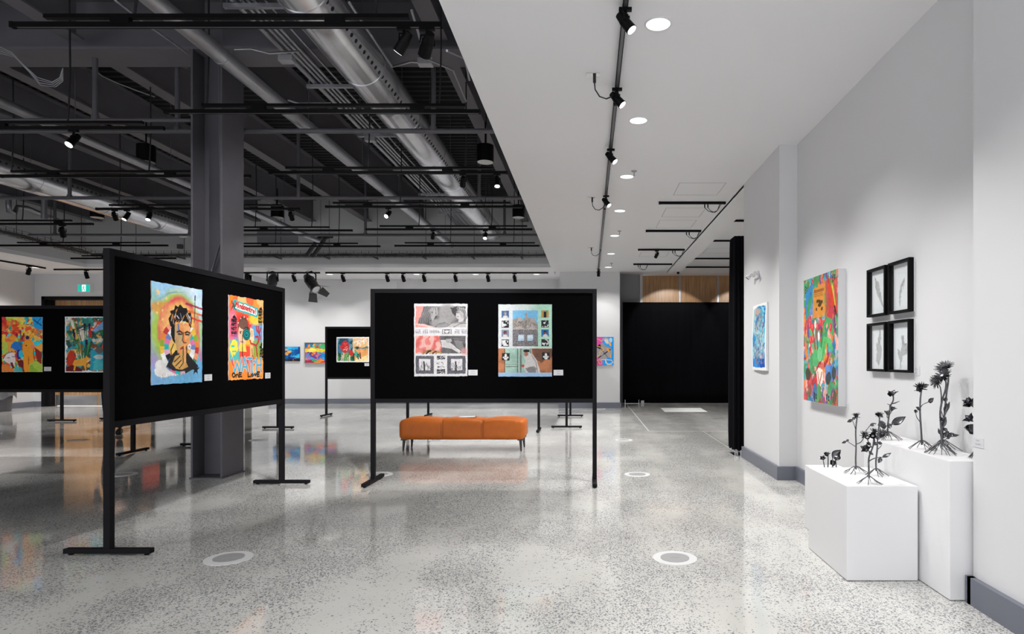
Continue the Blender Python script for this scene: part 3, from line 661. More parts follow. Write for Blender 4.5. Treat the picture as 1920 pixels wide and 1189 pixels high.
# ------------------------------------------------------------------ painting engine: colours on a fine mesh
def lin(c): return np.array(srgb(c), dtype=np.float32)
class Cv:
    def __init__(s, w, h, c='#ffffff', seed=1):
        s.w, s.h = w, h; s.a = np.empty((h, w, 3), np.float32); s.a[:] = lin(c); s.r = np.random.RandomState(seed)
        s.X, s.Y = np.meshgrid((np.arange(w)+.5)/w, (np.arange(h)+.5)/h); s.asp = h/w
    def noise(s, n, oct_=3):
        o = np.zeros((s.h, s.w), np.float32); amp = 1; tot = 0
        for k in range(oct_):
            gx, gy = int(n*2**k+2), int(n*2**k*s.asp)+2; g = s.r.rand(gy+1, gx+1)
            fx = s.X*(gx-1); fy = s.Y*(gy-1); ix = np.minimum(fx.astype(int), gx-1); iy = np.minimum(fy.astype(int), gy-1); fx = fx-ix; fy = fy-iy
            fx = fx*fx*(3-2*fx); fy = fy*fy*(3-2*fy)
            o += amp*((g[iy, ix]*(1-fx)+g[iy, ix+1]*fx)*(1-fy)+(g[iy+1, ix]*(1-fx)+g[iy+1, ix+1]*fx)*fy); tot += amp; amp *= .5
        return o/tot
    def put(s, m, c, al=1):
        m = (m*al)[..., None] if m.dtype != bool else (m.astype(np.float32)*al)[..., None]
        s.a[:] = s.a*(1-m)+lin(c)*m
    def inside(s, pts):
        ins = np.zeros((s.h, s.w), bool); n = len(pts); X, Y = s.X, s.Y
        for i in range(n):
            x1, y1 = pts[i]; x2, y2 = pts[(i+1)%n]
            if y1 == y2: continue
            c = (Y > min(y1, y2)) & (Y <= max(y1, y2)) & (X < (x2-x1)*(Y-y1)/(y2-y1)+x1); ins ^= c
        return ins
    def poly(s, pts, c, al=1, wob=0):
        if wob:
            X, Y = s.X, s.Y; s.X = X+(s.noise(9)-.5)*wob; s.Y = Y+(s.noise(9)-.5)*wob/s.asp
            m = s.inside(pts); s.X, s.Y = X, Y
        else: m = s.inside(pts)
        s.put(m, c, al); return m
    def ell(s, cx, cy, rx, ry, c, al=1, soft=0, wob=0):
        X = s.X+((s.noise(8)-.5)*wob if wob else 0)
        d = np.sqrt(((X-cx)/rx)**2+((s.Y-cy)/ry)**2)
        m = np.clip((1+soft-d)/soft, 0, 1) if soft else d < 1
        s.put(m, c, al); return m
    def rect(s, x0, y0, x1, y1, c, al=1): s.put((s.X >= x0) & (s.X < x1) & (s.Y >= y0) & (s.Y < y1), c, al)
    def line(s, pts, wd, c, al=1):
        """wd in fractions of the width"""
        if len(pts) < 2: return
        d = np.full((s.h, s.w), 9., np.float32); k = s.asp
        for (x1, y1), (x2, y2) in zip(pts, pts[1:]):
            ax, ay = x1, y1*k; dx, dy = x2-x1, (y2-y1)*k; L = dx*dx+dy*dy+1e-9
            t = np.clip(((s.X-ax)*dx+(s.Y*k-ay)*dy)/L, 0, 1)
            d = np.minimum(d, np.hypot(s.X-ax-t*dx, s.Y*k-ay-t*dy))
        s.put(np.clip((wd/2-d)*s.w+.5, 0, 1), c, al)
    def patches(s, cols, n=60, warp=.12, al=1, mask=None, st=(1, 1)):
        px = s.r.rand(n); py = s.r.rand(n); ci = s.r.randint(0, len(cols), n)
        X = s.X+(s.noise(7)-.5)*warp; Y = s.Y+(s.noise(7)-.5)*warp
        d = ((X[..., None]-px)*st[0])**2+((Y[..., None]-py)*s.asp*st[1])**2; id_ = ci[np.argmin(d, -1)]
        C = np.array([lin(c) for c in cols]); m = (np.ones_like(s.X) if mask is None else mask.astype(np.float32))[..., None]*al
        s.a[:] = s.a*(1-m)+C[id_]*m
    def shade(s, n=14, k=.35):
        s.a *= (1+(s.noise(n)-.5)*2*k)[..., None]; np.clip(s.a, 0, 1, out=s.a)
    def daub(s, amp=3, n=14, k=.18):
        dx = ((s.noise(n, 3)-.5)*2*amp*2).astype(int); dy = ((s.noise(n, 3)-.5)*2*amp*2).astype(int)
        iy, ix = np.mgrid[0:s.h, 0:s.w]; s.a[:] = s.a[np.clip(iy+dy, 0, s.h-1), np.clip(ix+dx, 0, s.w-1)]
        s.a *= (1+(s.noise(int(n*1.6), 3)-.5)[..., None]*4*k*np.array([1.0, .9, 1.1])); s.a[:] = np.clip(s.a, 0, 1)
    def star(s, cx, cy, r, c, rot=0, al=1):
        P = []
        for k in range(10):
            a = -math.pi/2+k*math.pi/5+rot; rr = r if k % 2 == 0 else r*.42; P.append((cx+rr*math.cos(a), cy+rr*math.sin(a)/s.asp))
        s.poly(P, c, al)
    def sub(s, x0, y0, x1, y1): return (s.X >= x0) & (s.X < x1) & (s.Y >= y0) & (s.Y < y1)
GLY = {  # strokes on a 4 x 6 grid, y down
 'A': [[(0,6),(2,0),(4,6)],[(.8,4),(3.2,4)]], 'C': [[(4,1),(3,0),(1,0),(0,1.5),(0,4.5),(1,6),(3,6),(4,5)]], 'E': [[(4,0),(0,0),(0,6),(4,6)],[(0,3),(3,3)]],
 'H': [[(0,0),(0,6)],[(4,0),(4,6)],[(0,3),(4,3)]], 'K': [[(0,0),(0,6)],[(4,0),(0,3),(4,6)]], 'L': [[(0,0),(0,6),(4,6)]], 'M': [[(0,6),(0,0),(2,3.5),(4,0),(4,6)]],
 'N': [[(0,6),(0,0),(4,6),(4,0)]], 'O': [[(2,0),(.3,1.2),(0,3),(.3,4.8),(2,6),(3.7,4.8),(4,3),(3.7,1.2),(2,0)]], 'R': [[(0,6),(0,0),(3,0),(4,1.5),(3,3),(0,3)],[(2,3),(4,6)]],
 'T': [[(0,0),(4,0)],[(2,0),(2,6)]], 'V': [[(0,0),(2,6),(4,0)]], 'W': [[(0,0),(1,6),(2,2),(3,6),(4,0)]],
 'i': [[(2,2.4),(2,6)],[(2,.6),(2,1)]], 'n': [[(0.4,6),(.4,2.4)],[(.4,3.4),(1.6,2.4),(3,2.6),(3.5,3.6),(3.5,6)]], 'd': [[(3.5,0),(3.5,6)],[(3.5,3),(2,2.3),(.6,3.2),(.6,5.2),(2,6),(3.5,5.2)]],
 'c': [[(3.5,3),(2,2.3),(.6,3.2),(.6,5.2),(2,6),(3.5,5.3)]], 'o': [[(2,2.3),(.6,3.2),(.6,5.1),(2,6),(3.4,5.1),(3.4,3.2),(2,2.3)]], 't': [[(1.8,.8),(1.8,5.4),(3.2,6)],[(.4,2.4),(3.2,2.4)]],
 'r': [[(.8,6),(.8,2.4)],[(.8,3.6),(2,2.4),(3.4,2.6)]], 'l': [[(2,0),(2,6)]], 'e': [[(.6,4.1),(3.4,4.1),(3.2,2.8),(2,2.3),(.7,3.1),(.6,5),(2,6),(3.4,5.5)]], 'v': [[(.4,2.4),(2,6),(3.6,2.4)]]}
def text(cv, st, x0, y0, x1, y1, wd, c, slant=(0, 0), gap=.25):
    """fit the string into the box; slant = drop of the baseline over the box"""
    n = len(st); cw = (x1-x0)/(n+gap*(n-1)) if n > 1 else x1-x0
    for i, ch in enumerate(st):
        if ch not in GLY: continue
        ox = x0+i*cw*(1+gap)
        for s_ in GLY[ch]:
            cv.line([(ox+p[0]/4*cw, y0+p[1]/6*(y1-y0)+slant[1]*((ox-x0)/(x1-x0))) for p in s_], wd, c)
def sheet(name, label, cat, cv, loc, rz, w, h, depth=.004, curl=.0, frame=None, group=None, m=None, border=None, wob=.0, seed=0):
    """loc = lower left corner of the front as seen; local x to the right, z up, front faces -y"""
    t = thing(name, label, cat, loc, rz, group)
    W_, H_ = cv.w, cv.h; rs = np.random.RandomState(seed+5)
    xs = np.linspace(0, w, W_); zs = np.linspace(h, 0, H_); X, Z = np.meshgrid(xs, zs)
    Yd = -depth-curl*(np.sin(X/w*5.1+seed)*.5+np.cos(Z/h*4.3+seed)*.5+1)*.5
    if wob:                                              # torn, uneven paper edge
        ex = np.interp(np.linspace(0, 1, H_), np.linspace(0, 1, 26), rs.randn(26))*wob*.4; ez = np.interp(np.linspace(0, 1, W_), np.linspace(0, 1, 26), rs.randn(26))*wob*.4
        X = X+ex[:, None]*(X/w-.5)*2; Z = Z+ez[None, :]*(Z/h-.5)*2
    co = np.stack([X, Yd, Z], -1).reshape(-1, 3)
    idx = np.arange(W_*H_).reshape(H_, W_)
    F_ = np.stack([idx[1:, :-1], idx[1:, 1:], idx[:-1, 1:], idx[:-1, :-1]], -1).reshape(-1, 4)
    ring = np.concatenate([idx[0, :], idx[1:, -1], idx[-1, -2::-1], idx[-2:0:-1, 0]])
    fr = co[ring].copy(); bk = fr.copy(); bk[:, 1] = 0.0
    n1_ = len(co); nr = len(ring); n0 = n1_+nr; gf = depth > .02
    sk = np.array([(n1_+i, n1_+(i+1) % nr, n0+(i+1) % nr, n0+i) for i in range(nr)])
    verts = np.concatenate([co, fr, bk]); faces = [tuple(f) for f in F_.tolist()]+[tuple(f) for f in sk.tolist()]+[tuple(range(n0, n0+nr))]
    me = bpy.data.meshes.new(name); me.from_pydata(verts.tolist(), [], faces); me.update()
    ca = me.color_attributes.new('paint', 'FLOAT_COLOR', 'POINT')
    edge = lin(border) if border else np.array([.75, .75, .76])
    cols = np.ones((len(verts), 4), np.float32); cols[:n1_, :3] = np.clip(cv.a.reshape(-1, 3), 0, 1); cols[n1_:, :3] = edge
    ca.data.foreach_set('color', cols.ravel()); me.materials.append(m or PAINT)
    me.polygons.foreach_set('use_smooth', [True]*len(F_)+[False]*(nr+1))
    o = bpy.data.objects.new('painted_sheet' if not frame else 'picture', me); COL.objects.link(o); o.parent = t
    if frame:
        fw, fd, fm = frame; d0 = depth+.006; q = MB()
        q.box((-fw, -fd, -fw), (0, 0, h+fw)).box((w, -fd, -fw), (w+fw, 0, h+fw)).box((0, -fd, -fw), (w, 0, 0)).box((0, -fd, h), (w, 0, h+fw))
        q.build('frame', fm, t, bevel=.002)
    return t
def paint_mat(name, rough, spec=.4):
    m = bpy.data.materials.new(name); m.use_nodes = True; nt = m.node_tree; b = nt.nodes['Principled BSDF']
    a = nt.nodes.new('ShaderNodeVertexColor'); a.layer_name = 'paint'; nt.links.new(a.outputs[0], b.inputs['Base Color'])
    b.inputs['Roughness'].default_value = rough; b.inputs['Specular IOR Level'].default_value = spec; return m
PAINT = paint_mat('painted_paper', .65, .25)
def card(px0, px1, py0, py1, plane, axis, label, tilt=0):
    """small label card; plane is its depth (y for axis x, x for axis y)"""
    if axis == 'x':
        s_ = F/plane; a = (px0-VX)/s_; b = (px1-VX)/s_; zt_ = CH-(py0-VY)/s_; zb_ = CH-(py1-VY)/s_; loc = (a, plane, zb_); rz = 0; w = b-a
    elif axis == '+':                                    # on a board facing +x
        ya, yb = plane*F/(px0-VX), plane*F/(px1-VX); s_ = F/((ya+yb)/2); zt_ = CH-(py0-VY)/s_; zb_ = CH-(py1-VY)/s_; loc = (plane, ya, zb_); rz = math.pi/2; w = yb-ya
    else:
        ya, yb = plane*F/(px0-VX), plane*F/(px1-VX); s_ = F/((ya+yb)/2); zt_ = CH-(py0-VY)/s_; zb_ = CH-(py1-VY)/s_; loc = (plane, ya, zb_); rz = -math.pi/2; w = ya-yb
    h = zt_-zb_
    t = thing('caption_card', label, 'label', loc, rz, 'white caption cards')
    MB().box((0, -.003, 0), (w, 0, h)).build('card', PAPER, t)
    q = MB(); rr = random.Random(int(px0))
    for k, f in enumerate([.74, .62, .36, .26]):
        a = w*(.5-rr.uniform(.12, .3)); q.box((a, -.0035, h*f), (w-a, -.003, h*(f+.035)))
    q.build('printed_lines', mat('grey_print', (.3, .3, .32), .7), t)
    return t
card(383, 397, 702, 714, -3.437+.016, '+', 'small white caption card beside the spiky-haired portrait')
card(497, 506.5, 699, 709.5, -3.437+.016, '+', 'small white caption card beside the orange lettered painting')
card(878, 895.5, 693.5, 704, 7.014, 'x', 'small white caption card right of the horse drawing print')
card(1038, 1056, 693.5, 704, 7.014, 'x', 'small white caption card right of the castle print')
card(83, 96, 688, 696, 9.205, 'x', 'small white caption card between the two collage paintings on the left board')
card(683.5, 692, 681, 686.5, 15.225, 'x', 'small white caption card under the red flower painting')
card(1712, 1725, 688, 704, XR, '-', 'caption card on the wall right of the four black frames')
card(1584, 1591.5, 756, 768, XR, '-', 'caption card low on the wall right of the tall tulip canvas')
card(1438.5, 1441.5, 690, 699, XW, '-', 'narrow caption card beside the blue abstract paper')
card(1823.5, 1845, 821, 839, XW, '-', 'caption card on the near wall right of the black metal flowers')
# ------------------------------------------------------------------ the pictures
ZB = 1.196
HOT = ['#e8542a', '#f08a2c', '#f5b23a', '#1fb0c4', '#20c7d8', '#b6cc4a', '#cf3535', '#f7c65a', '#3f9f7d', '#e2693f']
# 1 spiky-haired portrait with a finger on the lips
c = Cv(150, 200, '#9cc8ea', 11)
n1 = c.noise(3); c.put(np.clip((n1-.35)*2.5, 0, 1), '#e8f2fa', .7); c.ell(0, .75, .25, .25, '#b48bd0', .8, soft=.8); c.ell(.02, .4, .14, .22, '#8fc090', .7, soft=.8)
c.ell(1, .95, .5, .2, '#58a6d8', .8, soft=.8); c.ell(.3, .98, .5, .12, '#6fb6e0', .8, soft=.8)
c.ell(.5, .47, .43, .37, '#a8c63c', .9, soft=.25, wob=.1); c.ell(.22, .25, .2, .05, '#d89a4a', .9, soft=.6)
c.ell(.52, .45, .36, .32, '#df4a5c', 1, soft=.15, wob=.1); c.ell(.55, .47, .26, .26, '#f2cf6a', .95, soft=.35, wob=.1); c.ell(.3, .42, .12, .16, '#f0b070', .7, soft=.6)
c.line([(.9, .3), (.93, .6), (.97, .75)], .05, '#d8506a', .6)
for y in (.165, .235, .3): c.line([(.66, y+.01), (.8, y+.02), (.99, y+.045)], .03, ['#d84030', '#9c3550', '#e06a40'][int(y*10) % 3])
c.line([(.845, .08), (.845, .2), (.83, .36)], .014, '#30353c'); c.line([(.845, .08), (.845, .13)], .022, '#25282e')
for x, y, r in ((.12, .1, .055), (.27, .15, .03), (.12, .21, .02), (.2, .27, .03), (.1, .3, .03), (.42, .25, .03), (.2, .36, .03)): c.star(x, y, r, '#f3c98c')
c.ell(.22, .87, .17, .06, '#eceae8'); c.ell(.16, .81, .1, .05, '#eceae8'); c.ell(.42, .88, .14, .04, '#eceae8')
cols = ['#ffffff', '#e98a3c', '#3f8f5a', '#e0b0c8', '#7088c0', '#f2c34a', '#c03a3a', '#2a6fae', '#28b8b8', '#ececec', '#8fb03c', '#f0a080', '#202428', '#e878b0']
for ring_, (ra, rb) in enumerate(((.39, .31), (.31, .22))):                      # colour wheel collar
    for k in range(20):
        a0 = math.radians(-62+k*15.2+ring_*7); a1 = a0+math.radians(15.2)
        P = [(.54+q*math.cos(a), .63+q*.72*math.sin(a)) for q, a in ((ra, a0), (ra, a1), (rb, a1), (rb, a0))]
        c.poly(P, cols[(k*5+ring_*3) % len(cols)])
c.poly([(.27, .82), (.36, .72), (.45, .66), (.66, .66), (.76, .73), (.92, .83), (.72, .88), (.4, .87)], '#2b2a2c')
c.poly([(.46, .38), (.74, .38), (.755, .5), (.73, .62), (.66, .72), (.56, .73), (.47, .65), (.43, .5)], '#f0a060')
c.poly([(.43, .4), (.53, .38), (.52, .64), (.5, .7), (.44, .58)], '#c6a070'); c.poly([(.53, .5), (.6, .5), (.59, .6), (.53, .62)], '#a8b890', .6)
c.poly([(.6, .4), (.74, .4), (.74, .52), (.63, .55)], '#f6b478'); c.line([(.5, .4), (.52, .48)], .03, '#6a78b8'); c.line([(.615, .47), (.62, .58)], .02, '#e0703c')
c.poly([(.355, .5), (.39, .35), (.45, .33), (.43, .46), (.44, .6), (.4, .57)], '#1c1c20')                          # side hair
rs = random.Random(4)
c.poly([(.35, .42), (.31, .35), (.36, .3), (.33, .27), (.42, .25), (.44, .2), (.5, .22), (.54, .19), (.6, .22), (.67, .22), (.7, .27), (.76, .26), (.78, .34), (.76, .43), (.7, .37), (.6, .36), (.52, .38), (.44, .37), (.42, .45)], '#1c1c20')
for k in range(26):
    x = .38+rs.random()*.36; y = .235+rs.random()*.13; c.line([(x, y), (x+rs.uniform(-.05, .05), y+rs.uniform(.02, .06))], .011, rs.choice(['#f0a050', '#e8e8f0', '#c87838', '#50b8c0', '#8890a8', '#1c1c20', '#e8b070']))
c.line([(.48, .475), (.53, .462), (.58, .478)], .022, '#1c1c20'); c.line([(.64, .478), (.69, .465), (.74, .478)], .022, '#1c1c20')
c.line([(.5, .495), (.57, .495)], .022, '#241f20'); c.line([(.65, .495), (.72, .495)], .022, '#241f20')
c.line([(.6, .48), (.59, .56), (.62, .585), (.66, .58)], .016, '#241f20'); c.line([(.55, .645), (.61, .635), (.67, .645)], .025, '#a8404a'); c.line([(.56, .63), (.67, .628)], .01, '#241f20')
c.poly([(.38, .8), (.44, .72), (.55, .7), (.62, .6), (.655, .6), (.66, .78), (.7, .83), (.58, .86), (.46, .85)], '#d8a860'); c.poly([(.615, .6), (.652, .6), (.65, .8), (.62, .82)], '#f4b070')
for P in ([(.42, .78), (.54, .72)], [(.45, .82), (.56, .76)], [(.52, .84), (.6, .79)], [(.6, .62), (.6, .78)], [(.67, .62), (.67, .78), (.72, .83)], [(.37, .76), (.36, .66), (.41, .6)]): c.line(P, .016, '#1c1c20')
c.star(.86, .86, .085, '#26262a'); c.ell(.73, .62, .04, .028, '#f2f2f4'); c.ell(.73, .62, .015, .01, '#9090c0')
for x in (.2, .3, .42, .6, .75, .9): c.line([(x, .9), (x+.01, .93+rs.random()*.06)], .006, '#a04838', .8)
for k in range(7): c.line([(.05+.03*k, .2-.01*k), (.2+.04*k, .12-.01*k), (.42+.03*k, .07)], .004, '#6a90b0', .6)
c.shade(16, .12)
c.daub(1, 16, .08)
sheet('portrait_painting', 'tall unframed portrait painting of a spiky-haired face with a finger on the lips', 'painting', c, (-3.421, 4.845, ZB), math.pi/2, .635, .812, wob=.004, curl=.004, seed=1)

# 2 orange lettered painting
c = Cv(150, 200, '#f08a38', 12)
c.patches(['#f08a38', '#ee7c2c', '#f6a050', '#e8623c', '#f4b070'], 40, .2); c.ell(.42, .42, .36, .2, '#e0382e', .95, soft=.3); c.ell(.5, .62, .3, .14, '#f0c048', .9, soft=.5); c.ell(.5, .7, .22, .1, '#e84038', .95, soft=.4)
c.ell(.85, .45, .2, .16, '#5c9cd0', 1, soft=.4); c.ell(.8, .62, .16, .1, '#8aa83c', .9, soft=.4); c.ell(.78, .26, .18, .05, '#f0c83c', .9, soft=.5); c.ell(.1, .36, .1, .16, '#e8709c', .7, soft=.5); c.ell(.25, .52, .1, .06, '#b070c0', .7, soft=.6)
c.poly([(.03, .52), (.26, .5), (.3, .76), (.02, .78)], '#28b4b4', .9, wob=.08); c.ell(.14, .62, .1, .1, '#f0dc40', .95, wob=.1); c.line([(.08, .6), (.14, .6)], .03, '#28b4b4'); c.line([(.1, .66), (.2, .66)], .02, '#28b4b4'); c.line([(.13, .7), (.16, .75)], .02, '#28b4b4')
c.poly([(.13, .045), (.83, .105), (.85, .19), (.8, .225), (.12, .165), (.1, .1)], '#25a8a8'); c.poly([(.17, .068), (.79, .122), (.8, .19), (.77, .2), (.17, .148), (.15, .1)], '#efe6e2')
text(c, 'Mindcontrol', .19, .07, .78, .128, .026, '#b8302c', slant=(0, .058), gap=.18)
c.ell(.4, .36, .145, .13, '#5c4038'); c.ell(.385, .45, .125, .14, '#eebb9c'); c.ell(.4, .33, .13, .06, '#6e4e42'); c.line([(.3, .42), (.35, .415)], .014, '#3a2a26'); c.ell(.32, .435, .02, .01, '#302824'); c.line([(.33, .54), (.4, .545)], .016, '#c04848')
c.poly([(.3, .56), (.46, .56), (.5, .66), (.28, .66)], '#f0d860', .9)
c.poly([(.6, .36), (.7, .38), (.72, .52), (.62, .56), (.57, .48)], '#efd0a8'); c.line([(.62, .4), (.63, .47)], .012, '#a07050'); c.line([(.66, .4), (.67, .47)], .012, '#a07050'); c.poly([(.6, .55), (.7, .54), (.7, .7), (.6, .72)], '#eec088', .8)
c.ell(.5, .445, .105, .068, '#1f9494'); P = [(.5+.009*k**.62*1.35*math.cos(k*.42), .445+.006*k**.62*1.35*math.sin(k*.42)) for k in range(44)]; c.line(P, .016, '#102020')
c.line([(.38, .46), (.38, .72)], .02, '#1a1a1a'); c.line([(.66, .62), (.67, .72)], .014, '#1a1a1a')
for P in ([(.78, .34), (.8, .39), (.86, .42)], [(.84, .34), (.85, .4), (.9, .46)], [(.92, .36), (.88, .42), (.9, .5)], [(.76, .47), (.84, .47), (.86, .52), (.8, .57)], [(.66, .56), (.78, .58), (.8, .66), (.82, .74)], [(.6, .52), (.63, .56)]): c.line(P, .034, '#b8282c')
def can(x0, y0, x1, y1):
    c.poly([(x0+.2*(x1-x0), y0), (x0+.6*(x1-x0), y0-.025), (x1, y0+.02), (x0+.2*(x1-x0), y0+.02)], '#151515')
    hh = (y1-y0-.02)/4
    for k, wd in enumerate(['MAKE', 'ART', 'NOT', 'WAR']): text(c, wd, x0, y0+.028+k*hh, x1, y0+.02+(k+.82)*hh, .02, '#151515', gap=.3)
    c.line([(x0, y1+.01), (x1, y1+.012)], .01, '#151515')
can(.07, .25, .21, .465); can(.85, .11, .98, .3); can(.9, .56, 1.0, .74)
for k in range(8): c.line([(.05+rs.random()*.14, .05+rs.random()*.08), (.05+rs.random()*.16, .08+rs.random()*.1)], .012, '#202020')
for k in range(6): a = -2.6+k*.5; c.ell(.43+.2*math.cos(a), .4+.16*math.sin(a), .014, .01, '#f0c8c8')
for ch, x0, x1, y0 in (('W', .1, .36, .74), ('A', .37, .53, .73), ('T', .52, .66, .74), ('C', .66, .78, .78), ('H', .8, .93, .74)):
    text(c, ch, x0, y0, x1, y0+.17, .05, '#f0d8d0'); text(c, ch, x0, y0, x1, y0+.17, .034, '#4aa6c8'); 
c.line([(.08, .76), (.14, .84)], .03, '#e04a48')
text(c, 'OnE', .1, .915, .36, .965, .026, '#141414'); text(c, 'LovE', .54, .915, .88, .965, .026, '#141414'); c.ell(.93, .97, .012, .008, '#141414')
c.line([(.97, .02), (.97, .3)], .012, '#f6c090', .7); c.line([(.99, .3), (.985, .6)], .03, '#f2efec')
c.daub(1, 16, .08)
sheet('lettered_painting', 'tall orange painting lettered Mindcontrol, watch and one love', 'painting', c, (-3.421, 5.885, ZB), math.pi/2, .62, .812, wob=.006, curl=.004, seed=2)

# 3 horse and figures print, grey and coral
c = Cv(160, 212, '#eeecee', 13)
R = (.03, .04, .965, .325); m = c.sub(*R); n = c.noise(5, 4); g = 95+n*110
c.rect(*R, '#8a8788'); c.a[m] = np.array(lin('#8a8788'))*(.1+n[m][:, None]*1.25)
c.poly([(.03, .04), (.18, .04), (.12, .2), (.08, .27), (.2, .28), (.3, .325), (.03, .325)], '#f0a49c'); c.line([(.06, .28), (.2, .3), (.36, .325)], .03, '#f6d4ce')
c.poly([(.08, .28), (.1, .2), (.2, .16), (.22, .24), (.14, .28)], '#777477', .7, wob=.05)
c.poly([(.27, .1), (.33, .05), (.44, .05), (.5, .11), (.46, .15), (.4, .17), (.37, .22), (.34, .245), (.3, .22), (.3, .16)], '#b9b6b6'); c.poly([(.44, .05), (.55, .12), (.5, .18), (.42, .18), (.46, .13)], '#6a676a')
c.line([(.29, .1), (.31, .2), (.33, .24)], .008, '#3e3b3e'); c.line([(.4, .06), (.41, .15)], .01, '#3e3b3e'); c.line([(.44, .06), (.45, .14), (.56, .19)], .008, '#3e3b3e'); c.line([(.37, .22), (.42, .18), (.52, .17)], .012, '#4a474a'); c.ell(.335, .12, .014, .008, '#2e2b2e'); c.ell(.32, .235, .014, .007, '#2e2b2e')
c.ell(.62, .14, .14, .11, '#aaa7a8', .9, soft=.5); c.ell(.48, .27, .14, .05, '#b4b1b2', .8, soft=.5)
c.poly([(.66, .05), (.8, .04), (.86, .1), (.78, .18), (.7, .12)], '#4e4b4e', wob=.06)
c.poly([(.79, .12), (.86, .08), (.93, .14), (.92, .24), (.82, .26), (.83, .22), (.78, .19)], '#d4d1d1'); c.line([(.8, .115), (.85, .08), (.95, .1), (.965, .2)], .03, '#8d8a8c'); c.line([(.84, .06), (.96, .08)], .02, '#c8c5c6')
c.line([(.795, .13), (.84, .125)], .012, '#4a474a'); c.line([(.8, .18), (.83, .182)], .01, '#3e3b3e')
c.poly([(.6, .325), (.66, .27), (.84, .25), (.965, .25), (.965, .325)], '#c9c6c6'); c.line([(.62, .31), (.7, .27), (.95, .26)], .01, '#5a575a'); c.line([(.74, .325), (.86, .275), (.965, .27)], .01, '#6a676a'); c.line([(.4, .325), (.45, .28), (.58, .26)], .01, '#6a676a')
for k in range(16): c.line([(.2+.012*k, .05), (.17+.01*k, .12+.004*k), (.12+.012*k, .2), (.1+.015*k, .26)], .006, ['#5c595c', '#b4b1b2', '#8a8789'][k % 3], .7)
for k in range(9): c.line([(.8+.016*k, .05), (.78+.02*k, .07), (.84+.018*k, .1+.006*k), (.9+.01*k, .2)], .007, ['#5c595c', '#d4d1d2'][k % 2], .8)
for k in range(5): c.line([(.42+.03*k, .325), (.48+.03*k, .28), (.58+.02*k, .25+.01*k)], .006, '#6a676a', .6)
for k, (x0, x1) in enumerate(((.03, .13), (.17, .25), (.3, .48), (.525, .7), (.76, .84), (.89, .97))):
    if k == 3:
        c.rect(x0, .352, x1, .42, '#77757a'); c.rect(x0+.01, .357, x1-.01, .415, '#e4e2e4'); c.rect(x0+.04, .36, x1-.04, .412, '#66646a'); c.poly([(.565, .375), (.61, .365), (.655, .375), (.64, .395), (.61, .408), (.58, .395)], '#f0eef0')
    elif k == 2:
        for q in range(9): c.line([(x0+q*.02, .36+.005*(q % 3)), (x0+q*.02+.008*(q % 2), .405)], .007, '#86848a'); 
        c.line([(x0, .385), (x1, .39)], .008, '#9a989e')
    else:
        for a in range(3):
            for b in range(3): c.rect(x0+.033*b, .358+.02*a, x0+.033*b+.02, .37+.02*a, ['#8c8aa8', '#9a98a0', '#70707c'][(a+b+k) % 3])
R = (.03, .445, .965, .685); m = c.sub(*R); n = c.noise(5, 4); c.a[m] = np.array(lin('#7c797c'))*(.05+n[m][:, None]*1.25)
mm = c.inside([(.03, .445), (.48, .445), (.49, .53), (.52, .6), (.49, .685), (.03, .685)]); q = np.sin(c.X*22+c.noise(4)*12+c.Y*18)*.5+.5
c.put(mm, '#ee8a82'); c.put(mm*(q > .72), '#f8c8c0', .8); c.put(mm*(q < .2), '#d8625c', .7)
for k in range(5): c.line([(.17+.06*k, .685), (.22+.06*k, .655), (.3+.05*k, .64+.01*k)], .03, ['#a8804a', '#3a2c24', '#d0b080', '#6a4a30', '#c09a60'][k])
c.poly([(.5, .5), (.6, .5), (.74, .57), (.86, .66), (.85, .685), (.7, .62), (.52, .6)], '#dddada'); c.ell(.65, .5, .06, .04, '#b8b5b5'); c.line([(.58, .475), (.7, .47), (.72, .5)], .03, '#5a575a'); c.poly([(.74, .5), (.9, .52), (.95, .68), (.8, .6)], '#9a9798', .7)
for k in range(4): c.line([(.72+.02*k, .58+.01*k), (.85+.02*k, .64+.015*k)], .007, '#f4f2f2')
c.ell(.95, .66, .06, .04, '#e8a8a4', .6, soft=.6)
for k in range(8): c.line([(.6+.03*k, .45+.006*k), (.72+.02*k, .47+.008*k), (.9+.01*k, .46+.012*k)], .007, ['#4a474a', '#a8a5a6'][k % 2], .6)
for k in range(7): c.line([(.52+.03*k, .52), (.56+.03*k, .56), (.62+.03*k, .6+.005*k)], .006, '#77747a', .6)
for x0, x1 in ((.03, .37), (.62, .965)):
    c.rect(x0, .715, x1, .96, '#56555e'); mm = c.sub(x0, .715, x1, .96)&(c.r.rand(c.h, c.w) > .72); c.put(mm, '#8a8992'); a = x0+.065; b = x1-.065
    c.rect(a, .76, b, .915, '#e9e7ea'); 
    for k in range(16): x = a+rs.random()*(b-a); y = .8+rs.random()*.1; c.line([(x, y), (x+rs.uniform(-.02, .02), min(.915, y+.04))], .008, rs.choice(['#58565c', '#1e1d20', '#9a989e']))
    c.line([(a+.09, .8), (a+.1, .915)], .028, '#2c2b2e')
c.rect(.425, .715, .58, .77, '#4a494e'); c.rect(.425, .9, .58, .96, '#4a494e')
for k in range(22): x = .43+rs.random()*.14; y = rs.choice([.72, .905])+rs.random()*.05; c.rect(x, y, x+.02, y+.01, '#e2e0e4')
for k in range(14): x = .42+rs.random()*.15; y = .8+rs.random()*.09; c.line([(x, y), (x+rs.uniform(-.04, .04), y+rs.uniform(-.02, .02))], .01, rs.choice(['#2a292c', '#77757a']))
c.daub(1, 24, .08)
c.a *= .72
sheet('horse_print', 'white print of a grey horse head, coral drapery and small square vignettes', 'print', c, (-1.977, 7.016, 1.203), 0, .602, .82, wob=.003, seed=3)

